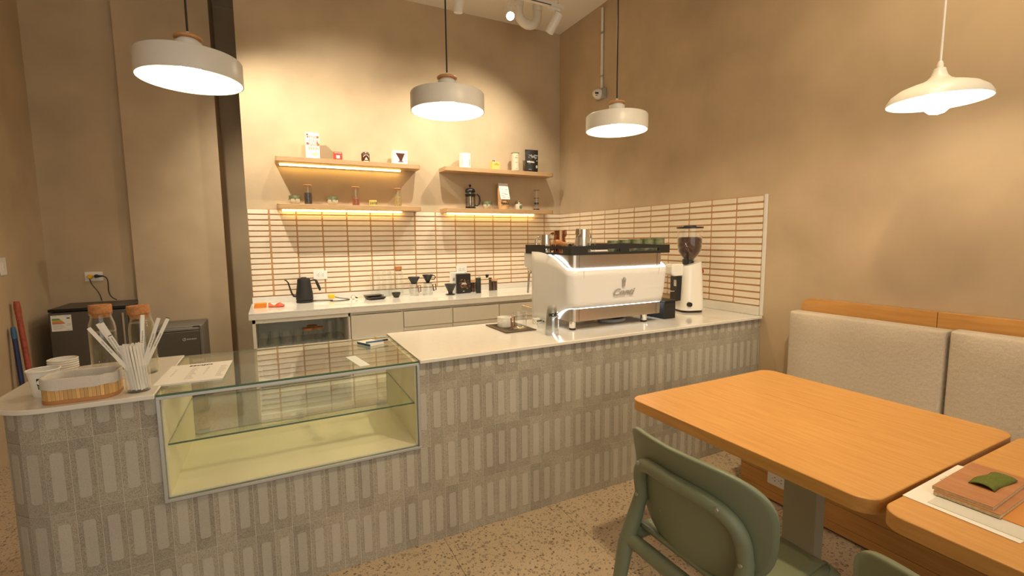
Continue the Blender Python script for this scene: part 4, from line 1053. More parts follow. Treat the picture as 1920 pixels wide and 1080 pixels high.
sr_me = B().prism([(-0.006, 0), (0.006, 0), (0.006, 0.188), (0.0055, 0.1905), (-0.0055, 0.1905), (-0.006, 0.188)], -0.0014, 0.0014, 'y').mesh('straw', 'stirrer_paper')
sdesc = ['tall paper-wrapped straw leaning furthest left in the glass mug', 'tall paper-wrapped straw with black mark leaning left in the glass mug', 'tall paper-wrapped straw leaning left behind the marked one', 'tall upright paper-wrapped straw in the glass mug', 'tall paper-wrapped straw leaning right in the glass mug', 'tall paper-wrapped straw leaning furthest right, with dark tip']
for k, (dx, dy, sx_, sy_, rz) in enumerate(((-0.60, 0.00, -0.020, -0.020, 0.1), (-0.42, 0.02, -0.012, -0.008, 0.0), (-0.50, 0.10, -0.020, 0.008, 0.2), (0.06, 0.12, 0.010, 0.022, 0.1), (0.34, 0.00, 0.018, -0.012, 0.0), (0.46, 0.06, 0.022, 0.006, 0.1))):
    o = link('straw', sr_me, None, (-3.432+sx_, -2.480+sy_, ZS+0.085), lean_rot(0, 0, dx, dy, rz+0.25))
    tag(o, sdesc[k], 'straw', 'wrapped straws in the glass mug')
    text('lettering', '100% Biodegradable', 0.0066, 'dark_green', o, (0, -0.0016, 0.105), (PI/2, -PI/2, 0), ext=0.0001)
    if k == 1: obj('black_mark', B().box(-0.0055, 0.0055, -0.0018, -0.0013, 0.138, 0.141), 'ink', o)
    if k == 5: obj('dark_tip', B().box(-0.0062, 0.0062, -0.0018, 0.0018, 0.1905, 0.193), 'dark_green', o)
pt_ = thing('potted_succulent', 'tiny white pot with green succulent behind the basket', 'plant', (-3.532, -2.262, ZS))
obj('pot', B().lathe([(0.0005, 0.0), (0.020, 0.0), (0.0245, 0.042), (0.0225, 0.042), (0.020, 0.034), (0.0005, 0.034)], 28), 'white_gloss', pt_, smooth=40)
lf = B()
for k in range(16):
    a = k*2.4; rr = 0.004+0.0011*k
    lf.tube([(rr*0.4*math.cos(a), rr*0.4*math.sin(a), 0.034), (rr*math.cos(a), rr*math.sin(a), 0.050-0.0006*k), (rr*1.45*math.cos(a), rr*1.45*math.sin(a), 0.058-0.001*k)], [0.003, 0.0048, 0.0008], 6)
obj('leaves', lf, 'leaf', pt_, smooth=60)
star = B()
for k in range(7):
    a = math.radians(-90+30*(k-3)+180); star.prism([(0.0015*math.cos(a+1.57), 0.0015*math.sin(a+1.57)), (0.010*math.cos(a), 0.010*math.sin(a)), (0.0015*math.cos(a-1.57), 0.0015*math.sin(a-1.57))], -0.0006, 0.0006, 'y')
obj('painted_leaf', star, 'ink', pt_, loc=(0.004, -0.0233, 0.018), rot=(0.10, 0, 0.15))
cw = obj('wooden_coaster', B().prism(rrect(-0.05, 0.05, -0.045, 0.045, 0.006, 3), 0.0005, 0.012), 'bamboo_rim', bevel=0.001, loc=(-3.610, -2.245, ZS))
tag(cw, 'small brown wooden board lying behind the basket', 'board')

mn = thing('menu_card', 'white printed menu sheets with MOJO heading lying on the glass case', 'menu', (-3.279, -2.290, ZS-0.005), math.radians(-2.5))
for k in range(3):
    obj('sheet', B().box(-0.117+0.001*k, 0.113+0.001*k, -0.157+0.002*k, 0.157, 0.0006+0.002*k, 0.0018+0.002*k), 'paper', mn)
zt_ = 0.0061
text('heading', 'MOJO', 0.026, 'ink', mn, (0.0, 0.118, zt_), (0, 0, 0), bold=0.001, ext=0.0002, sx=1.25)
pr_ = B()
for cx, n0 in ((-0.085, 7), (-0.025, 11), (0.030, 8), (0.080, 11)):
    for k in range(n0):
        w = random.uniform(0.006, 0.012) if cx in (-0.085, 0.030) else random.uniform(0.016, 0.032)
        pr_.box(cx, cx+w, 0.070-k*0.017, 0.0722-k*0.017, zt_-0.0002, zt_+0.0002)
obj('print', pr_, 'ink_grey', mn)
npd = thing('notepad', 'small notepad with pen on the back of the glass case', 'notepad', (-2.530, -2.080, ZS-0.005), 0.45)
obj('pages', B().box(-0.042, 0.042, -0.055, 0.055, 0.0008, 0.011), 'paper', npd)
obj('cover', B().box(-0.043, 0.043, -0.056, 0.056, 0.0111, 0.0121), 'white_paint', npd)
obj('blue_spine', B().box(-0.0445, -0.0432, -0.056, 0.056, 0.0006, 0.0125), 'blue_cap', npd)
pn = thing('pen', 'blue and black pen lying on the notepad', 'pen', (-2.505, -2.108, ZS+0.0115), 0.15)
obj('barrel', B().tube([(-0.055, 0, 0.001), (0.035, 0, 0.001)], 0.0045, 10), 'blue_cap', pn, smooth=60)
obj('cap', B().tube([(0.035, 0, 0.001), (0.062, 0, 0.001)], 0.005, 10), 'ink', pn, smooth=60)
fc = obj('pale_strip', B().box(-0.022, 0.022, -0.105, 0.105, 0.0004, 0.0016), 'pale_blue_strip', loc=(-2.650, -2.415, ZS-0.0055), rot=(0, 0, 0.16))  # thin pale blue strip laid flat on the case glass
tag(fc, 'pale blue strip lying on the glass case top', 'card')

# ------------------------------------------------------------------ upper shelves: boxes and tins
zl, zr = SU+0.0003, SU+0.0043
bx = thing('coffee_box', 'tall white printed carton reading FIND YOUR INNER BREW on the upper left shelf', 'carton', (-2.606, -0.095, zl), 0.10)
obj('carton', B().box(-0.054, 0.054, -0.022, 0.022, 0, 0.226), 'paper', bx, bevel=0.002)
for i, s in enumerate(('FIND', 'YOUR', 'INNER', 'BREW')): text('lettering', s, 0.034, 'salmon', bx, (0.004, -0.0225, 0.186-i*0.032), FRONT, sx=0.92)
pr2 = B()
for (cx, cz, r) in ((-0.042, 0.205, 0.009), (-0.040, 0.186, 0.007), (0.040, 0.190, 0.011), (-0.042, 0.130, 0.011), (0.042, 0.128, 0.012), (0.036, 0.142, 0.007)): pr2.lathe([(0.0003, -0.0226), (r, -0.0226), (r, -0.0222)], 10, (cx, 0, cz), axis='y')
obj('berry_print', pr2, 'coffee_print', bx)
pr3 = B()
for (cx, cz, r) in ((0.010, 0.040, 0.014), (0.022, 0.052, 0.010), (-0.004, 0.048, 0.009), (-0.030, 0.050, 0.008), (0.036, 0.048, 0.008)): pr3.lathe([(0.0003, -0.0226), (r, -0.0226), (r, -0.0222)], 10, (cx, 0, cz), axis='y')
obj('faded_print', pr3, 'peach_card', bx)
rt = thing('red_tin', 'small square red tin with white emblem on the upper left shelf', 'tin', (-2.402, -0.10, zl))
obj('box', B().box(-0.036, 0.036, -0.022, 0.022, 0, 0.078), 'tin_red', rt, bevel=0.003)
obj('white_band', B().box(-0.030, 0.030, -0.0226, -0.0215, 0.066, 0.070), 'paper', rt)
obj('emblem', B().prism(rrect(-0.015, 0.015, 0.020, 0.042, 0.007, 4), -0.0226, -0.0215, 'y').prism(rrect(-0.018, 0.018, 0.043, 0.047, 0.0015, 3), -0.0226, -0.0215, 'y'), 'paper', rt)
tc_ = thing('brown_can', 'dark brown round can with pale emblem on the upper left shelf', 'can', (-2.163, -0.10, zl))
obj('body', B().lathe([(0.0005, 0), (0.036, 0), (0.037, 0.003), (0.037, 0.076), (0.036, 0.079)], 32), 'tin_brown', tc_, smooth=40)
obj('lid', B().lathe([(0.0375, 0.079), (0.0375, 0.088), (0.034, 0.092), (0.0005, 0.0915)], 32), 'chrome', tc_, smooth=40)
em_ = B().prism([(-0.016, 0.022), (0.016, 0.022), (0.0, 0.046)], -0.0382, -0.0368, 'y').prism(rrect(-0.022, 0.022, 0.006, 0.014, 0.003, 3), -0.0382, -0.030, 'y')
for k in range(9):
    a = math.radians(20+17.5*k); em_.lathe([(0.0003, -0.0382), (0.0034, -0.0382), (0.0034, -0.028)], 8, (0.024*math.cos(a), 0, 0.040+0.026*math.sin(a)), axis='y')
obj('emblem', em_, 'peach_card', tc_)
dbx = thing('dripper_box', 'white carton printed with a dark coffee dripper on the upper left shelf', 'carton', (-1.853, -0.10, zl), -0.06)
obj('carton', B().box(-0.066, 0.066, -0.055, 0.055, 0, 0.122), 'paper', dbx, bevel=0.002)
dpr = B().prism([(-0.044, 0.100), (0.040, 0.098), (0.018, 0.045), (0.016, 0.028), (-0.010, 0.028), (-0.012, 0.045)], -0.0556, -0.0548, 'y').prism(rrect(-0.022, 0.026, 0.018, 0.026, 0.003, 2), -0.0556, -0.0548, 'y')
dpr.tube([(0.036+0.014*math.cos(math.radians(a)), -0.0553, 0.078+0.014*math.sin(math.radians(a))) for a in range(100, -141, -20)], 0.0014, 6)
obj('dripper_print', dpr, 'tin_brown', dbx)
wt = thing('white_canister', 'plain white cylinder canister on the upper right shelf', 'canister', (-1.193, -0.10, zr))
obj('body', B().lathe([(0.0005, 0), (0.0585, 0), (0.0585, 0.130)], 40), 'paper', wt, smooth=40)
obj('lid', B().lathe([(0.0592, 0.130), (0.0592, 0.142), (0.057, 0.145), (0.0005, 0.145)], 40), 'white_paint', wt, smooth=40)
pw_ = B()
for a0, z0, n0 in ((-2.35, 0.075, 5), (-1.10, 0.080, 7)):
    for k in range(n0): pw_.box(0.0590*math.cos(a0)-0.006, 0.0590*math.cos(a0)+0.006+0.004*random.random(), 0.0590*math.sin(a0)-0.0015, 0.0590*math.sin(a0)+0.0005, z0-0.009*k, z0-0.009*k+0.003)
obj('print', pw_, 'ink_grey', wt)
yt = thing('yellow_tin_box', 'pale yellow square tin with small round cap on the upper right shelf', 'tin', (-0.862, -0.10, zr), 0.12)
obj('box', B().box(-0.046, 0.046, -0.030, 0.030, 0, 0.085), 'yellow_tin', yt, bevel=0.004)
obj('cap', B().lathe([(0.016, 0.085), (0.017, 0.098), (0.014, 0.102), (0.0005, 0.102)], 20, (-0.018, 0, 0)), 'chrome', yt, smooth=40)
for k, (s, z) in enumerate((('DA', 0.068), ('CEYLON', 0.056))): text('lettering', s, 0.016, 'coffee_print', yt, (0.004, -0.0306, z), FRONT)
ptb = thing('paper_canister', 'tall peach paper canister with green rims on the upper right shelf', 'canister', (-0.622, -0.10, zr))
obj('tube', B().lathe([(0.042, 0.012), (0.042, 0.188)], 40), 'peach_card', ptb, smooth=40)
obj('rim', B().lathe([(0.0005, 0), (0.0428, 0), (0.0428, 0.012)], 40), 'green_trim', ptb, smooth=40); obj('rim', B().lathe([(0.0428, 0.186), (0.0428, 0.194), (0.040, 0.196), (0.0005, 0.194)], 40), 'green_trim', ptb, smooth=40)
pw_ = B()
for z, w in ((0.160, 0.010), (0.140, 0.030), (0.090, 0.022), (0.026, 0.020)): pw_.box(-0.006-w/2, -0.006+w/2, -0.0428, -0.0405, z, z+0.005)
obj('print', pw_, 'ink_grey', ptb)
def pouch(label, x, y, z, w, h, d, mat, rz):
    t = thing('coffee_pouch', label, 'pouch', (x, y, z), rz)
    b = B(); N = 10; rows = []
    for j in range(9):
        v = j/8; th = d*(1-v)**0.7*0.5+0.002; ww = w*(0.90+0.10*v)/2
        front = [(-ww+2*ww*i/N, -th*(1-(2*i/N-1)**2*0.75)-0.001) for i in range(N+1)]; back = [(-ww+2*ww*i/N, th*(1-(2*i/N-1)**2*0.75)+0.001) for i in range(N, -1, -1)]
        rows.append([b.bm.verts.new((p[0], p[1]+0.0, v*h)) for p in front+back])
    for a, c in zip(rows, rows[1:]):
        for i in range(len(a)): b._f([a[i], a[(i+1) % len(a)], c[(i+1) % len(a)], c[i]])
    b._f(rows[-1]); b._f(list(reversed(rows[0])))
    obj('bag', b, mat, t, smooth=50)
    return t
po = pouch('black stand-up coffee pouch with white bean print on the upper right shelf', -0.424, -0.10, zr, 0.150, 0.240, 0.075, 'pouch_black', -0.12)
obj('seal', B().box(-0.0755, 0.0755, -0.0035, 0.0035, 0.214, 0.2425), 'pouch_black', po, bevel=0.001)
pb_ = B()
for k in range(16):
    for m_ in range(5):
        aa = math.radians(190+160*k/15); rr = 0.016+0.0085*m_
        if random.random() < 0.62: pb_.lathe([(0.0003, 0.0), (0.0036, 0.0), (0.0036, 0.002)], 7, (rr*math.cos(aa)*1.15, -0.0150-0.010*(0.2-0.18-rr*math.sin(aa)*0.35), 0.190+rr*math.sin(aa)), axis='y')
obj('pattern_print', pb_, 'pouch_print', po, loc=(0.008, -0.006, 0.0))
text('lettering', 'MIRALL', 0.026, 'paper', po, (-0.022, -0.0315, 0.110), (PI/2-0.12, 0, 0), bold=0.001)
obj('bean_print', B().lathe([(0.0005, 0), (0.010, 0.0), (0.010, 0.002)], 16, axis='y'), 'pouch_print', po, loc=(0.048, -0.026, 0.062)).scale = (1, 1, 1.7)
obj('bean_print', B().lathe([(0.0005, 0), (0.006, 0.0), (0.006, 0.002)], 12, axis='y'), 'pouch_print', po, loc=(0.052, -0.022, 0.125))
obj('small_print', B().box(-0.052, -0.026, -0.033, -0.031, 0.088, 0.092).box(-0.048, -0.016, -0.0385, -0.0365, 0.030, 0.034), 'pouch_print', po)

# ------------------------------------------------------------------ lower shelves
zl2, zr2 = SL+0.0003, SL-0.0057
green_cup('cream and green glazed cup, leftmost on the lower left shelf', (-2.770, -0.10, zl2), 0.047, 0.074, group='green and cream glazed cups on the wall shelves')
green_cup('cream and green glazed cup between the jars of dark and red beans', (-2.463, -0.10, zl2), 0.047, 0.074, group='green and cream glazed cups on the wall shelves')
green_cup('cream and green glazed cup between french press and kraft coffee bag', (-0.955, -0.10, zr2), 0.049, 0.080, group='green and cream glazed cups on the wall shelves')
def bean_jar(label, x, fill, mat, h=0.165):
    t = thing('bean_jar', label, 'jar', (x, -0.10, zl2), 0, 'glass bean jars with wooden lids')
    obj('glass_wall', B().lathe([(0.0005, 0), (0.0325, 0), (0.0335, 0.003), (0.0335, h), (0.0315, h), (0.0315, 0.006), (0.0005, 0.005)], 32), 'clear_glass', t, smooth=40)
    bm_ = obj('beans', B().lathe([(0.0005, 0.0052), (0.0308, 0.0062), (0.0308, fill), (0.018, fill+0.006), (0.0005, fill+0.002)], 28), mat, t, smooth=40); bm_['kind'] = 'stuff'
    obj('lid', B().lathe([(0.0005, h-0.006), (0.0308, h-0.006), (0.0308, h+0.0004), (0.0352, h+0.0006), (0.0352, h+0.007), (0.0005, h+0.007)], 32), 'ring_wood', t, smooth=40)
bean_jar('slim glass jar of dark roasted beans on the lower left shelf', -2.663, 0.100, 'dark_bean')
bean_jar('slim glass jar of reddish beans on the lower left shelf', -2.263, 0.064, 'red_bean')
bean_jar('slim glass jar of pale green beans on the lower left shelf', -1.881, 0.088, 'green_bean')
yj = thing('yellow_tin', 'low yellow printed tin on the lower left shelf', 'tin', (-2.112, -0.10, zl2))
obj('body', B().lathe([(0.0005, 0), (0.034, 0), (0.034, 0.046)], 32), 'yellow_tin', yj, smooth=40)
obj('lid', B().lathe([(0.0346, 0.046), (0.0346, 0.054), (0.0005, 0.055)], 32), 'yellow_tin', yj, smooth=40)
pw_ = B()
for k in range(7):
    a = -PI/2-1.0+k*0.33; pw_.tube([(0.0345*math.cos(a), 0.0345*math.sin(a), 0.012), (0.0345*math.cos(a+0.08), 0.0345*math.sin(a+0.08), 0.028), (0.0345*math.cos(a-0.06), 0.0345*math.sin(a-0.06), 0.040)], [0.002, 0.0035, 0.0015], 5)
obj('leaf_print', pw_, 'dark_green', yj)

fp = thing('french_press', 'black framed french press with clear glass on the lower right shelf', 'french press', (-1.143, -0.10, zr2), 0.0)
obj('beaker', B().lathe([(0.0005, 0.014), (0.044, 0.014), (0.046, 0.020), (0.046, 0.168), (0.044, 0.168), (0.044, 0.022), (0.0005, 0.018)], 36), 'clear_glass', fp, smooth=40)
fb = B()
for k in range(6):
    a = k*PI/3+0.3; c_, s_ = math.cos(a), math.sin(a)
    fb.tube([(0.056*c_, 0.056*s_, 0.0032), (0.050*c_, 0.050*s_, 0.012), (0.0485*c_, 0.0485*s_, 0.03), (0.0485*c_, 0.0485*s_, 0.15)], 0.003, 6)
obj('frame', fb, 'black_metal', fp, smooth=60)
obj('band', B().lathe([(0.0475, 0.128), (0.0505, 0.128), (0.0505, 0.152), (0.0475, 0.152)], 36), 'black_metal', fp, smooth=40)
obj('base_ring', B().lathe([(0.046, 0.010), (0.0505, 0.010), (0.0505, 0.022), (0.046, 0.022)], 36), 'black_metal', fp, smooth=40)
obj('lid', B().lathe([(0.0475, 0.166), (0.0525, 0.168), (0.052, 0.182), (0.044, 0.200), (0.025, 0.209), (0.0005, 0.211)], 36), 'black_metal', fp, smooth=50)
obj('plunger_knob', B().sphere((0, 0, 0.234), 0.0125, 18, 12).tube([(0, 0, 0.208), (0, 0, 0.228)], 0.003, 8), 'black_plastic', fp, smooth=60)
obj('plunger_rod', B().tube([(0, 0, 0.208), (0, 0, 0.075)], 0.0022, 8).lathe([(0.0005, 0.062), (0.042, 0.062), (0.042, 0.072), (0.0005, 0.074)], 28), 'chrome', fp, smooth=40)
obj('plunger_tube', B().lathe([(0.016, 0.040), (0.016, 0.160), (0.0005, 0.160)], 20), 'chrome', fp, smooth=40)
obj('handle', B().tube([(0.050, -0.004, 0.145), (0.078, -0.006, 0.150), (0.098, -0.007, 0.128), (0.104, -0.007, 0.090), (0.094, -0.007, 0.052), (0.074, -0.006, 0.036), (0.050, -0.004, 0.040)], 0.0085, 10), 'black_plastic', fp, smooth=60)
kbag = pouch('kraft paper coffee bag with white label and MIRALL lettering on the lower right shelf', -0.769, -0.10, zr2, 0.128, 0.262, 0.095, 'kraft', 0.0)
kbag.children[0].data.materials[0] = M['kraft']
obj('label_sheet', B().hexa([(-0.050, -0.046, 0.105), (0.058, -0.046, 0.105), (0.058, -0.0445, 0.105), (-0.050, -0.0445, 0.105), (-0.060, -0.012, 0.272), (0.046, -0.012, 0.272), (0.046, 0.004, 0.272), (-0.060, 0.004, 0.272)]), 'paper', kbag)
text('lettering', 'MIRALL', 0.030, 'ink', kbag, (0.0, -0.0475, 0.064), (PI/2-0.10, 0, 0), bold=0.0012)
pw_ = B()
for (cx, cz, w) in ((-0.028, 0.215, 0.016), (0.026, 0.210, 0.020), (-0.004, 0.185, 0.006), (-0.012, 0.168, 0.050), (0.020, 0.160, 0.030), (-0.024, 0.145, 0.024), (-0.010, 0.128, 0.04), (0.038, 0.128, 0.010)): pw_.box(cx-w/2, cx+w/2, -0.0015, 0.0005, cz-0.003, cz)
po2 = obj('label_print', pw_, 'ink_grey', kbag); 
for v in po2.data.vertices:      # lay the print on the sloping sheet
    f = (v.co.z-0.105)/0.167; v.co.y += -0.0466+0.034*f
sbj = thing('spice_jar', 'small cream jar with silver lid and green emblem on the lower right shelf', 'jar', (-0.589, -0.10, zr2), 0.25)
obj('body', B().lathe([(0.0005, 0), (0.036, 0), (0.038, 0.004), (0.038, 0.056), (0.034, 0.064)], 32), 'ceramic_cream', sbj, smooth=40)
obj('lid', B().lathe([(0.0375, 0.064), (0.0385, 0.072), (0.037, 0.082), (0.026, 0.088), (0.024, 0.094), (0.0005, 0.096)], 32), 'chrome', sbj, smooth=50)
obj('emblem', B().prism(rrect(-0.018, 0.018, 0.010, 0.050, 0.016, 5), -0.0388, -0.034, 'y'), 'green_trim', sbj)
ap = thing('press_brewer', 'slim clear plunger brewer with black base on the lower right shelf', 'coffee brewer', (-0.365, -0.10, zr2))
obj('chamber', B().lathe([(0.029, 0.016), (0.029, 0.130), (0.027, 0.130), (0.027, 0.016)], 28), 'clear_glass', ap, smooth=40)
obj('flange', B().prism([(0.040*math.cos(a), 0.034*math.sin(a)) for a in [k*PI/3 for k in range(6)]], 0.130, 0.1335), 'smoke_glass', ap)
obj('plunger', B().lathe([(0.020, 0.075), (0.020, 0.215), (0.018, 0.215), (0.018, 0.075)], 28), 'clear_glass', ap, smooth=40)
obj('plunger_top', B().lathe([(0.0005, 0.215), (0.034, 0.215), (0.034, 0.2185), (0.0005, 0.2185)], 28), 'smoke_glass', ap, smooth=40)
obj('seal', B().lathe([(0.0005, 0.066), (0.0265, 0.066), (0.0265, 0.084), (0.0005, 0.084)], 28), 'black_plastic', ap, smooth=40)
obj('base_cap', B().lathe([(0.0005, 0.0), (0.033, 0.0), (0.033, 0.014), (0.031, 0.017), (0.0005, 0.017)], 28), 'black_plastic', ap, smooth=40)

# ------------------------------------------------------------------ back worktop items
ZW = ZB+0.0003
op = thing('paper_stack', 'folded bright orange packets at the left end of the back worktop', 'packets', (-3.080, -0.320, ZW), 0.05)
for k in range(3): obj('packet', B().box(-0.045+0.003*k, 0.045+0.002*k, -0.032, 0.032, 0.0004+0.0125*k, 0.0118+0.0125*k), 'orange_paper', op, bevel=0.001)
rp_ = thing('red_packet', 'crumpled red packet beside the orange ones on the back worktop', 'packet', (-2.962, -0.330, ZW), -0.1)
rb_ = B()
rb_.grid(lambda u, v: (-0.058+0.116*u, -0.035+0.07*v+0.008*math.sin(u*7), 0.004+0.030*math.sin(PI*v)*(0.6+0.4*math.sin(u*9+v*3))), 14, 8)
obj('wrapper', rb_, 'red_paper', rp_, smooth=40, solid=0.003)
kt = thing('gooseneck_kettle', 'matte black gooseneck kettle on its base at the back worktop', 'kettle', (-2.738, -0.150, ZW))
obj('base', B().lathe([(0.0005, 0), (0.068, 0), (0.069, 0.004), (0.068, 0.020), (0.0005, 0.021)], 40), 'black_matte', kt, smooth=40)
obj('body', B().lathe([(0.0005, 0.024), (0.068, 0.024), (0.070, 0.030), (0.069, 0.075), (0.062, 0.120), (0.054, 0.175), (0.053, 0.198), (0.050, 0.205), (0.0005, 0.206)], 44), 'black_matte', kt, smooth=40)
obj('lid', B().lathe([(0.046, 0.206), (0.044, 0.212), (0.024, 0.213), (0.022, 0.220), (0.0005, 0.221)], 32), 'black_matte', kt, smooth=40)
obj('spout', B().tube([(-0.062, -0.006, 0.056), (-0.086, -0.008, 0.060), (-0.100, -0.009, 0.085), (-0.112, -0.010, 0.130), (-0.124, -0.011, 0.180), (-0.140, -0.012, 0.200), (-0.152, -0.012, 0.203)], [0.010, 0.0085, 0.0075, 0.0065, 0.006, 0.0055, 0.005], 10), 'black_matte', kt, smooth=60)
obj('handle', B().tube([(0.050, -0.004, 0.188), (0.082, -0.007, 0.194), (0.096, -0.008, 0.190), (0.104, -0.009, 0.170), (0.122, -0.010, 0.120), (0.128, -0.011, 0.098)], [0.006, 0.008, 0.010, 0.012, 0.012, 0.008], 10), 'black_matte', kt, smooth=60)
wo = thing('socket_strip', 'white wall socket strip low behind the kettle on the back worktop', 'socket', (-2.600, -0.0245, ZW+0.002))
obj('plate', B().box(-0.06, 0.06, -0.0045, -0.0003, 0.0, 0.040), 'white_paint', wo, bevel=0.001)
pk = thing('plug_adapter', 'yellow plug adapter with looped black cable on the back worktop', 'plug', (-2.512, -0.090, ZW))
obj('body', B().box(-0.026, 0.026, -0.020, 0.020, 0.012, 0.050), 'yellow_plastic', pk, bevel=0.008, seg=3)
obj('cord', B().tube([(-0.155, -0.03, 0.0045), (-0.10, -0.045, 0.0045), (-0.02, -0.055, 0.0045), (0.0, -0.070, 0.0045), (-0.022, -0.10, 0.0045), (-0.014, -0.13, 0.0045), (0.05, -0.14, 0.0045), (0.12, -0.12, 0.0045), (0.145, -0.08, 0.0045), (0.12, -0.02, 0.005), (0.07, 0.0, 0.012), (0.024, 0, 0.026)], 0.0038, 8), 'black_plastic', pk, smooth=60)
th = thing('thermometer', 'round dial thermometer with brass probe on the back worktop', 'thermometer', (-2.335, -0.165, ZW), 0.25)
obj('dial', B().lathe([(0.0005, -0.006), (0.019, -0.006), (0.0205, -0.003), (0.0205, 0.004), (0.0005, 0.004)], 28, (0, 0, 0.0208), axis='y'), 'chrome', th, smooth=40)
obj('face', B().lathe([(0.0005, -0.0064), (0.0165, -0.0064), (0.0165, -0.006)], 28, (0, 0, 0.0208), axis='y'), 'paper', th)
obj('stem', B().tube([(0.018, 0, 0.018), (0.040, 0.0, 0.012)], 0.006, 8), 'black_plastic', th, smooth=60)
obj('probe', B().tube([(0.040, 0.0, 0.012), (0.060, 0.0, 0.010), (0.11, 0.01, 0.006)], [0.007, 0.003, 0.0015], 8), 'yellow_tin', th, smooth=60)
ks = thing('kitchen_scale', 'slim black coffee scale on the back worktop', 'scale', (-2.155, -0.235, ZW), 0.18)
obj('body', B().hexa([(-0.062, -0.068, 0.001), (0.062, -0.068, 0.001), (0.062, 0.068, 0.001), (-0.062, 0.068, 0.001), (-0.078, -0.082, 0.022), (0.078, -0.082, 0.022), (0.078, 0.082, 0.022), (-0.078, 0.082, 0.022)]), 'black_plastic', ks, bevel=0.002)
obj('weighing_plate', B().box(-0.078, 0.078, -0.025, 0.086, 0.029, 0.035), 'black_metal', ks, bevel=0.002)
obj('plate_post', B().box(-0.05, 0.05, 0.0, 0.06, 0.0222, 0.0292), 'black_plastic', ks)
bw2 = obj('small_bowl', B().lathe([(0.0005, 0), (0.022, 0), (0.026, 0.004), (0.039, 0.030), (0.041, 0.046), (0.038, 0.046), (0.034, 0.030), (0.022, 0.010), (0.0005, 0.008)], 32), 'charcoal_ceramic', smooth=40, loc=(-1.955, -0.215, ZW))
tag(bw2, 'small dark ceramic bowl on the back worktop right of the scale', 'bowl')
def tall_jar(label, x, y, cork):
    t = thing('tall_glass_jar', label, 'jar', (x, y, ZW), 0, 'tall clear glass jars on the back worktop')
    obj('wall', B().lathe([(0.0005, 0), (0.044, 0), (0.047, 0.006), (0.047, 0.200), (0.040, 0.225), (0.034, 0.232), (0.036, 0.250), (0.034, 0.250), (0.032, 0.232), (0.038, 0.223), (0.045, 0.199), (0.045, 0.009), (0.0005, 0.006)], 36), 'clear_glass', t, smooth=40)
    if cork: obj('cork', B().lathe([(0.0005, 0.238), (0.031, 0.238), (0.032, 0.2505), (0.036, 0.251), (0.036, 0.282), (0.0005, 0.283)], 28), 'cork', t, smooth=40)
tall_jar('open tall clear glass jar on the back worktop behind the scale', -2.118, -0.090, False)
tall_jar('open tall clear glass jar in the middle of three on the back worktop', -2.010, -0.090, False)
tall_jar('tall clear glass jar with cork stopper on the back worktop', -1.900, -0.092, True)
def v60(t, z, r=0.056, h=0.075, handle=True, ribs=False, m='charcoal_ceramic'):
    if ribs: cone = fluted(B(), [(0.022, z+0.006), (r*0.9, z+h), (r*0.86, z+h), (0.018, z+0.010)], 18, 0.07)
    else: cone = B().lathe([(0.014, z+0.0), (0.017, z+0.014), (r*0.97, z+h-0.003), (r, z+h), (r*0.94, z+h), (0.013, z+0.016), (0.010, z)], 36)
    obj('cone', cone, m, t, smooth=50)
    obj('saucer_ring', B().lathe([(0.012, z+0.001), (0.046 if not ribs else 0.030, z+0.003), (0.048 if not ribs else 0.032, z+0.008), (0.016, z+0.008)], 32), m, t, smooth=40)
    if handle: obj('handle', B().tube([(r*0.80, -0.004, z+h*0.88), (r*1.22, -0.006, z+h*0.86), (r*1.45, -0.007, z+h*0.66), (r*1.2, -0.006, z+h*0.44), (r*0.62, -0.004, z+h*0.46)], 0.0045, 8), m, t, smooth=60)
def server(label, x, y, rz, dark):
    t = thing('glass_server', label, 'coffee server', (x, y, ZW), rz, 'glass servers on the back worktop')
    obj('beaker', B().lathe([(0.0005, 0), (0.046, 0), (0.050, 0.006), (0.048, 0.075), (0.042, 0.100), (0.044, 0.110), (0.042, 0.110), (0.040, 0.100), (0.046, 0.074), (0.048, 0.008), (0.0005, 0.005)], 36), 'server_glass', t, smooth=40)
    obj('handle', B().tube([(0.046, 0, 0.098), (0.076, 0, 0.104), (0.080, 0, 0.046), (0.058, 0, 0.034)], 0.006, 4, closed=True), 'walnut', t)
    return t
server('glass coffee server under the ribbed black dripper', -1.772, -0.175, -0.95, True)
server('glass coffee server under the black dripper with handle', -1.632, -0.165, -0.1, True)
d1 = thing('coffee_dripper', 'ribbed dark dripper without handle sitting on a glass server', 'dripper', (-1.772, -0.175, ZW+0.1105))
v60(d1, 0.0, 0.060, 0.070, False, True)
d2 = thing('coffee_dripper', 'black cone dripper with ring handle sitting on a glass server', 'dripper', (-1.632, -0.165, ZW+0.1105))
v60(d2, 0.0, 0.054, 0.086, True)
d3 = thing('coffee_dripper', 'black cone dripper standing on the worktop before the dark coffee bag', 'dripper', (-1.446, -0.290, ZW))
v60(d3, 0.001, 0.058, 0.104, False)
obj('foot', B().lathe([(0.0005, 0), (0.040, 0), (0.041, 0.004), (0.030, 0.010), (0.022, 0.012), (0.022, 0.034)], 32), 'charcoal_ceramic', d3, smooth=40)
wb = thing('white_carton', 'white carton with grey print behind the dark coffee bag', 'carton', (-1.312, -0.130, ZW))
obj('carton', B().box(-0.072, 0.072, -0.030, 0.030, 0, 0.205), 'paper', wb, bevel=0.002)
obj('print', B().box(-0.058, -0.040, -0.0306, -0.0295, 0.120, 0.150).box(-0.050, -0.044, -0.0306, -0.0295, 0.085, 0.100), 'ink_grey', wb)
cb = thing('coffee_bag', 'flat dark brown coffee bag with floral print on the back worktop', 'coffee bag', (-1.290, -0.235, ZW), 0.0)
obj('bag', B().box(-0.073, 0.073, -0.022, 0.022, 0, 0.196), 'pouch_black', cb, bevel=0.008, seg=3)
pw_ = B(); rnd = random.Random(3)
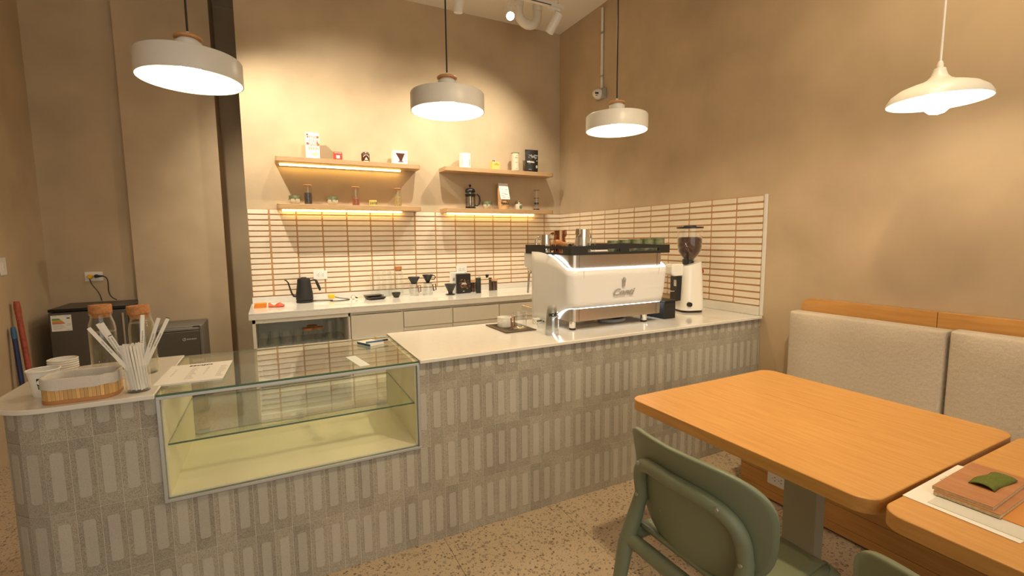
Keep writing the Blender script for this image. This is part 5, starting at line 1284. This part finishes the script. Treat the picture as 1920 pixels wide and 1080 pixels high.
for k in range(46):
    cx, cz = rnd.gauss(0.004, 0.026), rnd.gauss(0.09, 0.038)
    if abs(cx) < 0.062 and 0.02 < cz < 0.175: pw_.lathe([(0.0003, -0.0226), (rnd.uniform(0.003, 0.0075), -0.0226), (0.003, -0.0215)], 7, (cx, 0, cz), axis='y')
obj('floral_print', pw_, 'coffee_print', cb)
obj('title_print', B().box(-0.022, 0.018, -0.0236, -0.0225, 0.100, 0.106).box(-0.028, 0.030, -0.0236, -0.0225, 0.090, 0.095).box(-0.014, 0.002, -0.0236, -0.0225, 0.020, 0.024), 'paper', cb)
def bean_can(label, x, y, h, r):
    t = thing('bean_canister', label, 'canister', (x, y, ZW), 0, 'bean canisters with wooden lids on the back worktop')
    obj('glass_wall', B().lathe([(0.0005, 0), (r, 0), (r, h), (r-0.002, h), (r-0.002, 0.004), (0.0005, 0.004)], 32), 'clear_glass', t, smooth=40)
    bb = obj('beans', B().lathe([(0.0005, 0.0045), (r-0.0025, 0.0045), (r-0.0025, h-0.012), (0.0005, h-0.012)], 28), 'bean', t, smooth=40); bb['kind'] = 'stuff'
    obj('lid', B().lathe([(0.0005, h+0.0005), (r+0.003, h+0.0005), (r+0.003, h+0.012), (0.0005, h+0.012)], 32), 'ring_wood', t, smooth=40)
bean_can('bean canister with wooden lid left of the black hand mill', -1.170, -0.185, 0.108, 0.038)
bean_can('bean canister with wooden lid right of the black hand mill', -0.925, -0.175, 0.108, 0.037)
vt = thing('bean_tube', 'slim glass tube of beans with black cap beside the right canister', 'tube', (-0.975, -0.190, ZW))
obj('glass_wall', B().lathe([(0.0005, 0), (0.016, 0), (0.016, 0.125), (0.0145, 0.125), (0.0145, 0.003), (0.0005, 0.003)], 20), 'clear_glass', vt, smooth=40)
bb = obj('beans', B().lathe([(0.0005, 0.0035), (0.0142, 0.0035), (0.0142, 0.118), (0.0005, 0.118)], 20), 'bean', vt, smooth=40); bb['kind'] = 'stuff'
obj('cap', B().lathe([(0.0005, 0.1255), (0.0175, 0.1255), (0.0175, 0.137), (0.0005, 0.137)], 20), 'black_plastic', vt, smooth=40)
hm = thing('hand_mill', 'black cylindrical hand coffee mill with crank on the back worktop', 'coffee mill', (-1.155, -0.300, ZW))
obj('body', B().lathe([(0.0005, 0), (0.025, 0), (0.026, 0.003), (0.026, 0.148), (0.0235, 0.152), (0.0005, 0.152)], 32), 'black_matte', hm, smooth=40)
obj('crank', B().tube([(0, 0, 0.152), (0, 0, 0.163), (0.020, 0.004, 0.162), (0.040, 0.008, 0.146), (0.105, 0.020, 0.144)], 0.0032, 8), 'chrome', hm, smooth=60)
obj('knob', B().lathe([(0.0005, 0.146), (0.012, 0.150), (0.018, 0.172), (0.017, 0.180), (0.0005, 0.181)], 20, (0.106, 0.020, 0)), 'black_plastic', hm, smooth=40)

# ------------------------------------------------------------------ inside the open cabinet
ZC = 0.6035
k = 0
for r, y in enumerate((-0.50, -0.38)):
    for c in range(4):
        nm = ['front', 'back'][r]; pos = ['first', 'second', 'third', 'fourth'][c]
        tumbler('tumbler', 'clear tumbler, %s from the left in the %s row of the open cabinet' % (pos, nm), (-3.065+c*0.082, y, ZC), 0.034, 0.115, group='tumblers in the open cabinet')
for c, (x, y) in enumerate(((-2.745, -0.47), (-2.665, -0.46), (-2.705, -0.36))):
    t = thing('storage_jar', ['glass jar with wooden lid, front left of three in the open cabinet', 'glass jar with wooden lid, front right of three in the open cabinet', 'glass jar with wooden lid, rearmost of three in the open cabinet'][c], 'jar', (x, y, ZC), 0, 'jars with wooden lids in the open cabinet')
    obj('glass_wall', B().lathe([(0.0005, 0), (0.036, 0), (0.036, 0.115), (0.034, 0.115), (0.034, 0.004), (0.0005, 0.004)], 28), 'clear_glass', t, smooth=40)
    obj('lid', B().lathe([(0.0005, 0.1155), (0.041, 0.1155), (0.041, 0.132), (0.0005, 0.132)], 28), 'cork', t, smooth=40)
for r, y in enumerate((-0.50, -0.39)):
    for c in range(2):
        for lv in range(2):
            tumbler('drinking_glass', 'clear glass in the %s right-hand cabinet stack, %s, %s' % (['nearer', 'farther'][r], ['left column', 'right column'][c], ['bottom one', 'upper one'][lv]), (-2.573+c*0.078, y, ZC+lv*0.086), 0.031, 0.085, group='stacked glasses in the open cabinet')
ZP = 0.3485
def plates(label, x, y, n, r, mat, grp):
    me = B().lathe([(0.0005, 0), (r*0.55, 0), (r*0.62, 0.003), (r, 0.012), (r*0.99, 0.0145), (r*0.60, 0.006), (0.0005, 0.005)], 36).mesh('plate', mat, 40)
    for i in range(n):
        o = link('plate', me, None, (x, y, ZP+i*0.0075)); tag(o, label, 'plate', grp)
plates('dark plate in the left stack on the lower cabinet shelf', -2.985, -0.42, 12, 0.105, 'plate_dark', 'dark plates in the left cabinet stack')
plates('tan plate in the right stack on the lower cabinet shelf', -2.735, -0.42, 14, 0.115, 'plate_tan', 'tan plates in the right cabinet stack')

# ------------------------------------------------------------------ oak tables
def table(label, x0, x1, y0, y1):
    t = thing('oak_table', label, 'table', ((x0+x1)/2, (y0+y1)/2, 0), 0, 'square oak tables')
    obj('tabletop', B().prism(rrect(x0, x1, y0, y1, 0.055, 8), 0.705, 0.75), 'oak', t, bevel=0.004, seg=3, world=True)
    for fy in (0.335, 0.70):
        pass
    cx, cy = (x0+x1)/2, (y0+y1)/2
    obj('joint_line', B().box(-1.064, -1.0630, cy-0.15, cy+0.215, 0.7499, 0.7502), 'oak_line', t, world=True)
    lx_ = -1.15
    obj('leg', B().box(lx_-0.028, lx_+0.028, cy-0.090, cy+0.040, 0.012, 0.7045), 'leg_metal', t, bevel=0.003, world=True)
    obj('base_plate', B().prism(rrect(lx_-0.20, lx_+0.20, cy-0.25, cy+0.25, 0.03, 4), 0.0005, 0.012), 'leg_metal', t, bevel=0.002, world=True)
    return t
table('square oak table with rounded corners next to the counter', -1.618, -0.693, -3.995, -3.062)
table('oak table with wood and fabric samples at the right edge', -1.630, -0.700, -4.945, -4.012)

# ------------------------------------------------------------------ bench along the right wall
BX = -0.6165
bn = thing('bench', 'built-in oak bench along the right wall behind the tables', 'bench', (-0.3, -4.6, 0))
for k, (z0, z1) in enumerate(((0.012, 0.056), (0.058, 0.148), (0.150, 0.262), (0.264, 0.392))):
    obj('panel', B().box(BX, BX+0.02, -6.4, -2.885, z0, z1), 'oak_panel', bn, bevel=0.0012, world=True)
obj('carcase', B().box(BX+0.021, -0.01, -6.4, -2.887, 0.012, 0.388), 'oak_panel', bn, world=True)
obj('plinth', B().box(BX+0.015, -0.02, -6.38, -2.90, 0.0, 0.0118), 'dark_gap', bn, world=True)
obj('seat_board', B().box(BX-0.005, -0.005, -6.4, -2.880, 0.3925, 0.410), 'oak_panel', bn, bevel=0.003, world=True)
# upright board on the wall behind the cushions
def back_board(y0, y1, round_end):
    zt = 1.058; pts = [(y0, 0.42), (y1, 0.42)]
    if round_end: pts += arc(y1-0.055, zt-0.055, 0.055, 0, 90, 6)
    else: pts += [(y1, zt)]
    pts += [(y0, zt)]
    return B().prism(pts, -0.028, -0.003, 'x')
obj('back_board', back_board(-3.502, -2.828, True), 'oak_panel', bn, bevel=0.002, world=True)
obj('back_board', back_board(-4.45, -3.5045, False), 'oak_panel', bn, bevel=0.002, world=True)
obj('back_board', back_board(-5.4, -4.4525, False), 'oak_panel', bn, bevel=0.002, world=True)
def cushion(name, label, x0, x1, y0, y1, z0, z1, grp, seed):
    rn = random.Random(seed)
    bm = bmesh.new(); bmesh.ops.create_cube(bm, size=2.0)
    bmesh.ops.subdivide_edges(bm, edges=bm.edges, cuts=11, use_grid_fill=True)
    hx, hy, hz = (x1-x0)/2, (y1-y0)/2, (z1-z0)/2
    ph = [rn.uniform(0, 6) for _ in range(6)]
    for v in bm.verts:
        X, Y, Z = v.co
        ed = min(1-abs(Y), 1-abs(Z))
        puff = 1.0-0.25*max(abs(Y), abs(Z))**6
        x = X*hx*puff
        y = Y*(hy-0.006*(abs(X)**4)); z = Z*(hz-0.006*(abs(X)**4))
        wr = 0.0022*math.sin(38*Z+ph[0]+3*Y)*max(0, 1-(1-abs(Y))*5)+0.0018*math.sin(30*Y+ph[1])*max(0, 1-(1-abs(Z))*6)
        v.co = (x+(wr if X < 0 else 0), y+wr*0.8, z)
    me = bpy.data.meshes.new(name); bm.to_mesh(me); bm.free(); me.materials.append(M['linen'])
    for p in me.polygons: p.use_smooth = True
    o = link(name, me, None, ((x0+x1)/2, (y0+y1)/2, (z0+z1)/2))
    md = o.modifiers.new('bevel', 'BEVEL'); md.width = 0.014; md.segments = 3; md.limit_method = 'ANGLE'; md.angle_limit = math.radians(50)
    tag(o, label, 'cushion', grp); return o
cushion('back_cushion', 'beige linen back cushion on the bench nearest the counter', -0.165, -0.0285, -3.585, -2.825, 0.480, 0.985, 'beige back cushions on the bench', 1)
cushion('back_cushion', 'wrinkled beige linen back cushion at the right edge of the photo', -0.165, -0.0285, -4.36, -3.598, 0.480, 0.992, 'beige back cushions on the bench', 2)
cushion('back_cushion', 'beige linen back cushion beyond the right edge of the photo', -0.165, -0.0285, -5.13, -4.37, 0.480, 0.985, 'beige back cushions on the bench', 3)
cushion('seat_cushion', 'long beige linen seat cushion on the bench under the back cushions', -0.600, -0.032, -4.40, -2.89, 0.4105, 0.478, None, 4)

# ------------------------------------------------------------------ samples on the second table
ZT2 = 0.7503
pa = thing('paper_sheets', 'white paper sheets under the wood samples on the right table', 'paper', (-1.318, -4.120, ZT2), 0.0)
obj('sheet', B().hexa([(-0.195, -0.115, 0.0003), (0.20, -0.125, 0.0003), (0.150, 0.115, 0.0003), (-0.190, 0.108, 0.0003), (-0.195, -0.115, 0.0015), (0.20, -0.125, 0.0015), (0.150, 0.115, 0.0015), (-0.190, 0.108, 0.0015)]), 'paper', pa)
pa.children[0].data.transform(Matrix.Rotation(0.0, 4, 'Z'))
obj('sheet', B().box(-0.175, 0.16, -0.128, 0.06, 0.0017, 0.0030), 'stone_swatch', pa)
def sample(label, name, cx, cy, rz, w, d, z0, th_, mats, cat='sample'):
    t = thing(name, label, cat, (cx, cy, z0), rz)
    obj('face', B().box(-w/2, w/2, -d/2, d/2, th_*0.8, th_), mats[0], t)
    obj('core', B().box(-w/2, w/2, -d/2, d/2, 0, th_*0.8-0.0001), mats[1], t)
    return t
sample('bright orange wood sample lowest in the pile on the right table', 'wood_sample', -1.305, -4.138, 0.0, 0.245, 0.17, ZT2+0.0032, 0.002, ('swatch_orange', 'swatch_orange'))
sample('pale-edged wood sample board under the brown one on the right table', 'wood_sample', -1.300, -4.112, 0.02, 0.275, 0.128, ZT2+0.0054, 0.010, ('swatch_wood', 'particle_board'))
sample('brown wood sample board on top of the pile on the right table', 'wood_sample', -1.300, -4.100, 0.03, 0.262, 0.118, ZT2+0.0156, 0.009, ('swatch_wood', 'particle_board'))
gf = thing('fabric_swatch', 'folded olive green fabric swatch on the brown wood sample', 'fabric', (-1.272, -4.112, ZT2+0.0250), -0.03)
fb_ = B(); fb_.grid(lambda u, v: (-0.062+0.124*u, -0.026+0.052*v+0.003*math.sin(u*5), 0.0015+0.008*math.sin(PI*v)**0.6+0.0015*math.sin(u*9+v*4)), 16, 8)
obj('cloth', fb_, 'sage_fabric', gf, smooth=60, solid=0.0025)
ps = thing('stone_swatch', 'pale swatch with thin dark lines behind the olive fabric', 'sample', (-1.225, -4.040, ZT2+0.0033), -0.02)
obj('face', B().box(-0.10, 0.10, -0.016, 0.016, 0.0, 0.0015), 'stone_swatch', ps)
for k, x in enumerate((-0.07, -0.03, 0.005, 0.018, 0.06)): obj('line', B().box(x, x+0.0018, -0.016, 0.016, 0.0015, 0.0018), 'ink_grey', ps)

# ------------------------------------------------------------------ green chairs
def chair(label, x, y, rz):
    """faces +x; origin on the floor below the seat centre"""
    t = thing('chair', label, 'chair', (x, y, 0), rz, 'sage green plastic chairs')
    # backrest shell
    cz, hz_, hy_ = 0.642, 0.190, 0.262
    def surf(a, r):
        c, s = math.cos(a), math.sin(a); e = 0.72
        e = 0.58 if s > 0 else 0.85
        yy = hy_*r*math.copysign(abs(c)**e, c); zz = hz_*r*math.copysign(abs(s)**e, s)
        yy *= 0.99+0.075*zz/hz_
        xx = -0.205+0.30*(yy**2)/hy_*0.9-0.16*(zz)-0.10*max(0, zz/hz_)**3*0.25
        return (xx, yy, cz+zz)
    b = B(); n = 56; rings = []
    for r in (0.12, 0.3, 0.5, 0.68, 0.84, 0.94, 1.0): rings.append([b.bm.verts.new(surf(2*PI*i/n, r)) for i in range(n)])
    b._f(rings[0])
    for a, c in zip(rings, rings[1:]):
        for i in range(n): b._f([a[i], a[(i+1) % n], c[(i+1) % n], c[i]])
    br = obj('backrest', b, 'sage_plastic', t, smooth=60, solid=0.013)
    # frame: rear legs running up into an arch behind the shell
    def bx_(yy, zz): return -0.205+0.30*(yy**2)/hy_*0.9-0.16*(zz-cz)-0.024
    arch = []
    w = 0.198
    for k in range(19):
        a = math.radians(180-10*k); yy = w*math.copysign(abs(math.cos(a))**0.62, math.cos(a)); zz = 0.575+0.150*abs(math.sin(a))**0.62
        arch.append((bx_(yy, zz), yy, zz))
    left = [(-0.290, -0.228, 0.004), (-0.262, -0.222, 0.20), (-0.232, -0.212, 0.40), (-0.200, -0.203, 0.50)]
    right = [(p[0], -p[1], p[2]) for p in left]
    pth = left+arch+right[::-1]
    rad = [0.016, 0.021, 0.027, 0.026]+[0.0225]*19+[0.026, 0.027, 0.021, 0.016]
    obj('frame', B().tube(pth, rad, 12), 'sage_plastic', t, smooth=60)
    for (yy, zz) in ((-0.150, 0.716), (0.150, 0.716), (-0.198, 0.575), (0.198, 0.575)):
        o = obj('screw', B().lathe([(0.0005, -0.0025), (0.0055, -0.0025), (0.0065, 0.001)], 12, (bx_(yy, zz)-0.0225, yy, zz), axis='x'), 'zinc', t, smooth=40)
    # seat
    def seat(u, v):
        xx = -0.185+0.405*u; hw = 0.205+0.015*math.sin(PI*u)-0.01*u
        yy = (2*v-1)*hw
        zz = 0.452-0.014*math.sin(PI*v)*math.sin(PI*min(1, u*1.1))-0.030*max(0, (u-0.85)/0.15)**2+0.012*max(0, 0.15-u)/0.15
        return (xx, yy, zz)
    obj('seat', B().grid(seat, 18, 16), 'sage_plastic', t, smooth=60, solid=0.014)
    obj('seat_rail', B().tube([(-0.225, -0.205, 0.425), (-0.205, -0.13, 0.405), (-0.198, 0, 0.398), (-0.205, 0.13, 0.405), (-0.225, 0.205, 0.425)], [0.024, 0.026, 0.027, 0.026, 0.024], 10), 'sage_plastic', t, smooth=60)
    for s in (-1, 1):
        obj('side_rail', B().tube([(-0.222, s*0.205, 0.425), (-0.05, s*0.205, 0.428), (0.12, s*0.202, 0.430), (0.20, s*0.198, 0.425)], 0.019, 10), 'sage_plastic', t, smooth=60)
        obj('front_leg', B().tube([(0.190, s*0.196, 0.432), (0.222, s*0.205, 0.405), (0.236, s*0.212, 0.30), (0.246, s*0.222, 0.004)], [0.022, 0.023, 0.019, 0.014], 12), 'sage_plastic', t, smooth=60)
    return t
ch = chair('sage green plastic chair seen from behind at the oak table', -1.712, -3.640, 0.0)
dup(ch, (-1.725, -4.350, 0), 0.0, 'sage green chair of which only the backrest tip shows, bottom right', 'sage green plastic chairs')
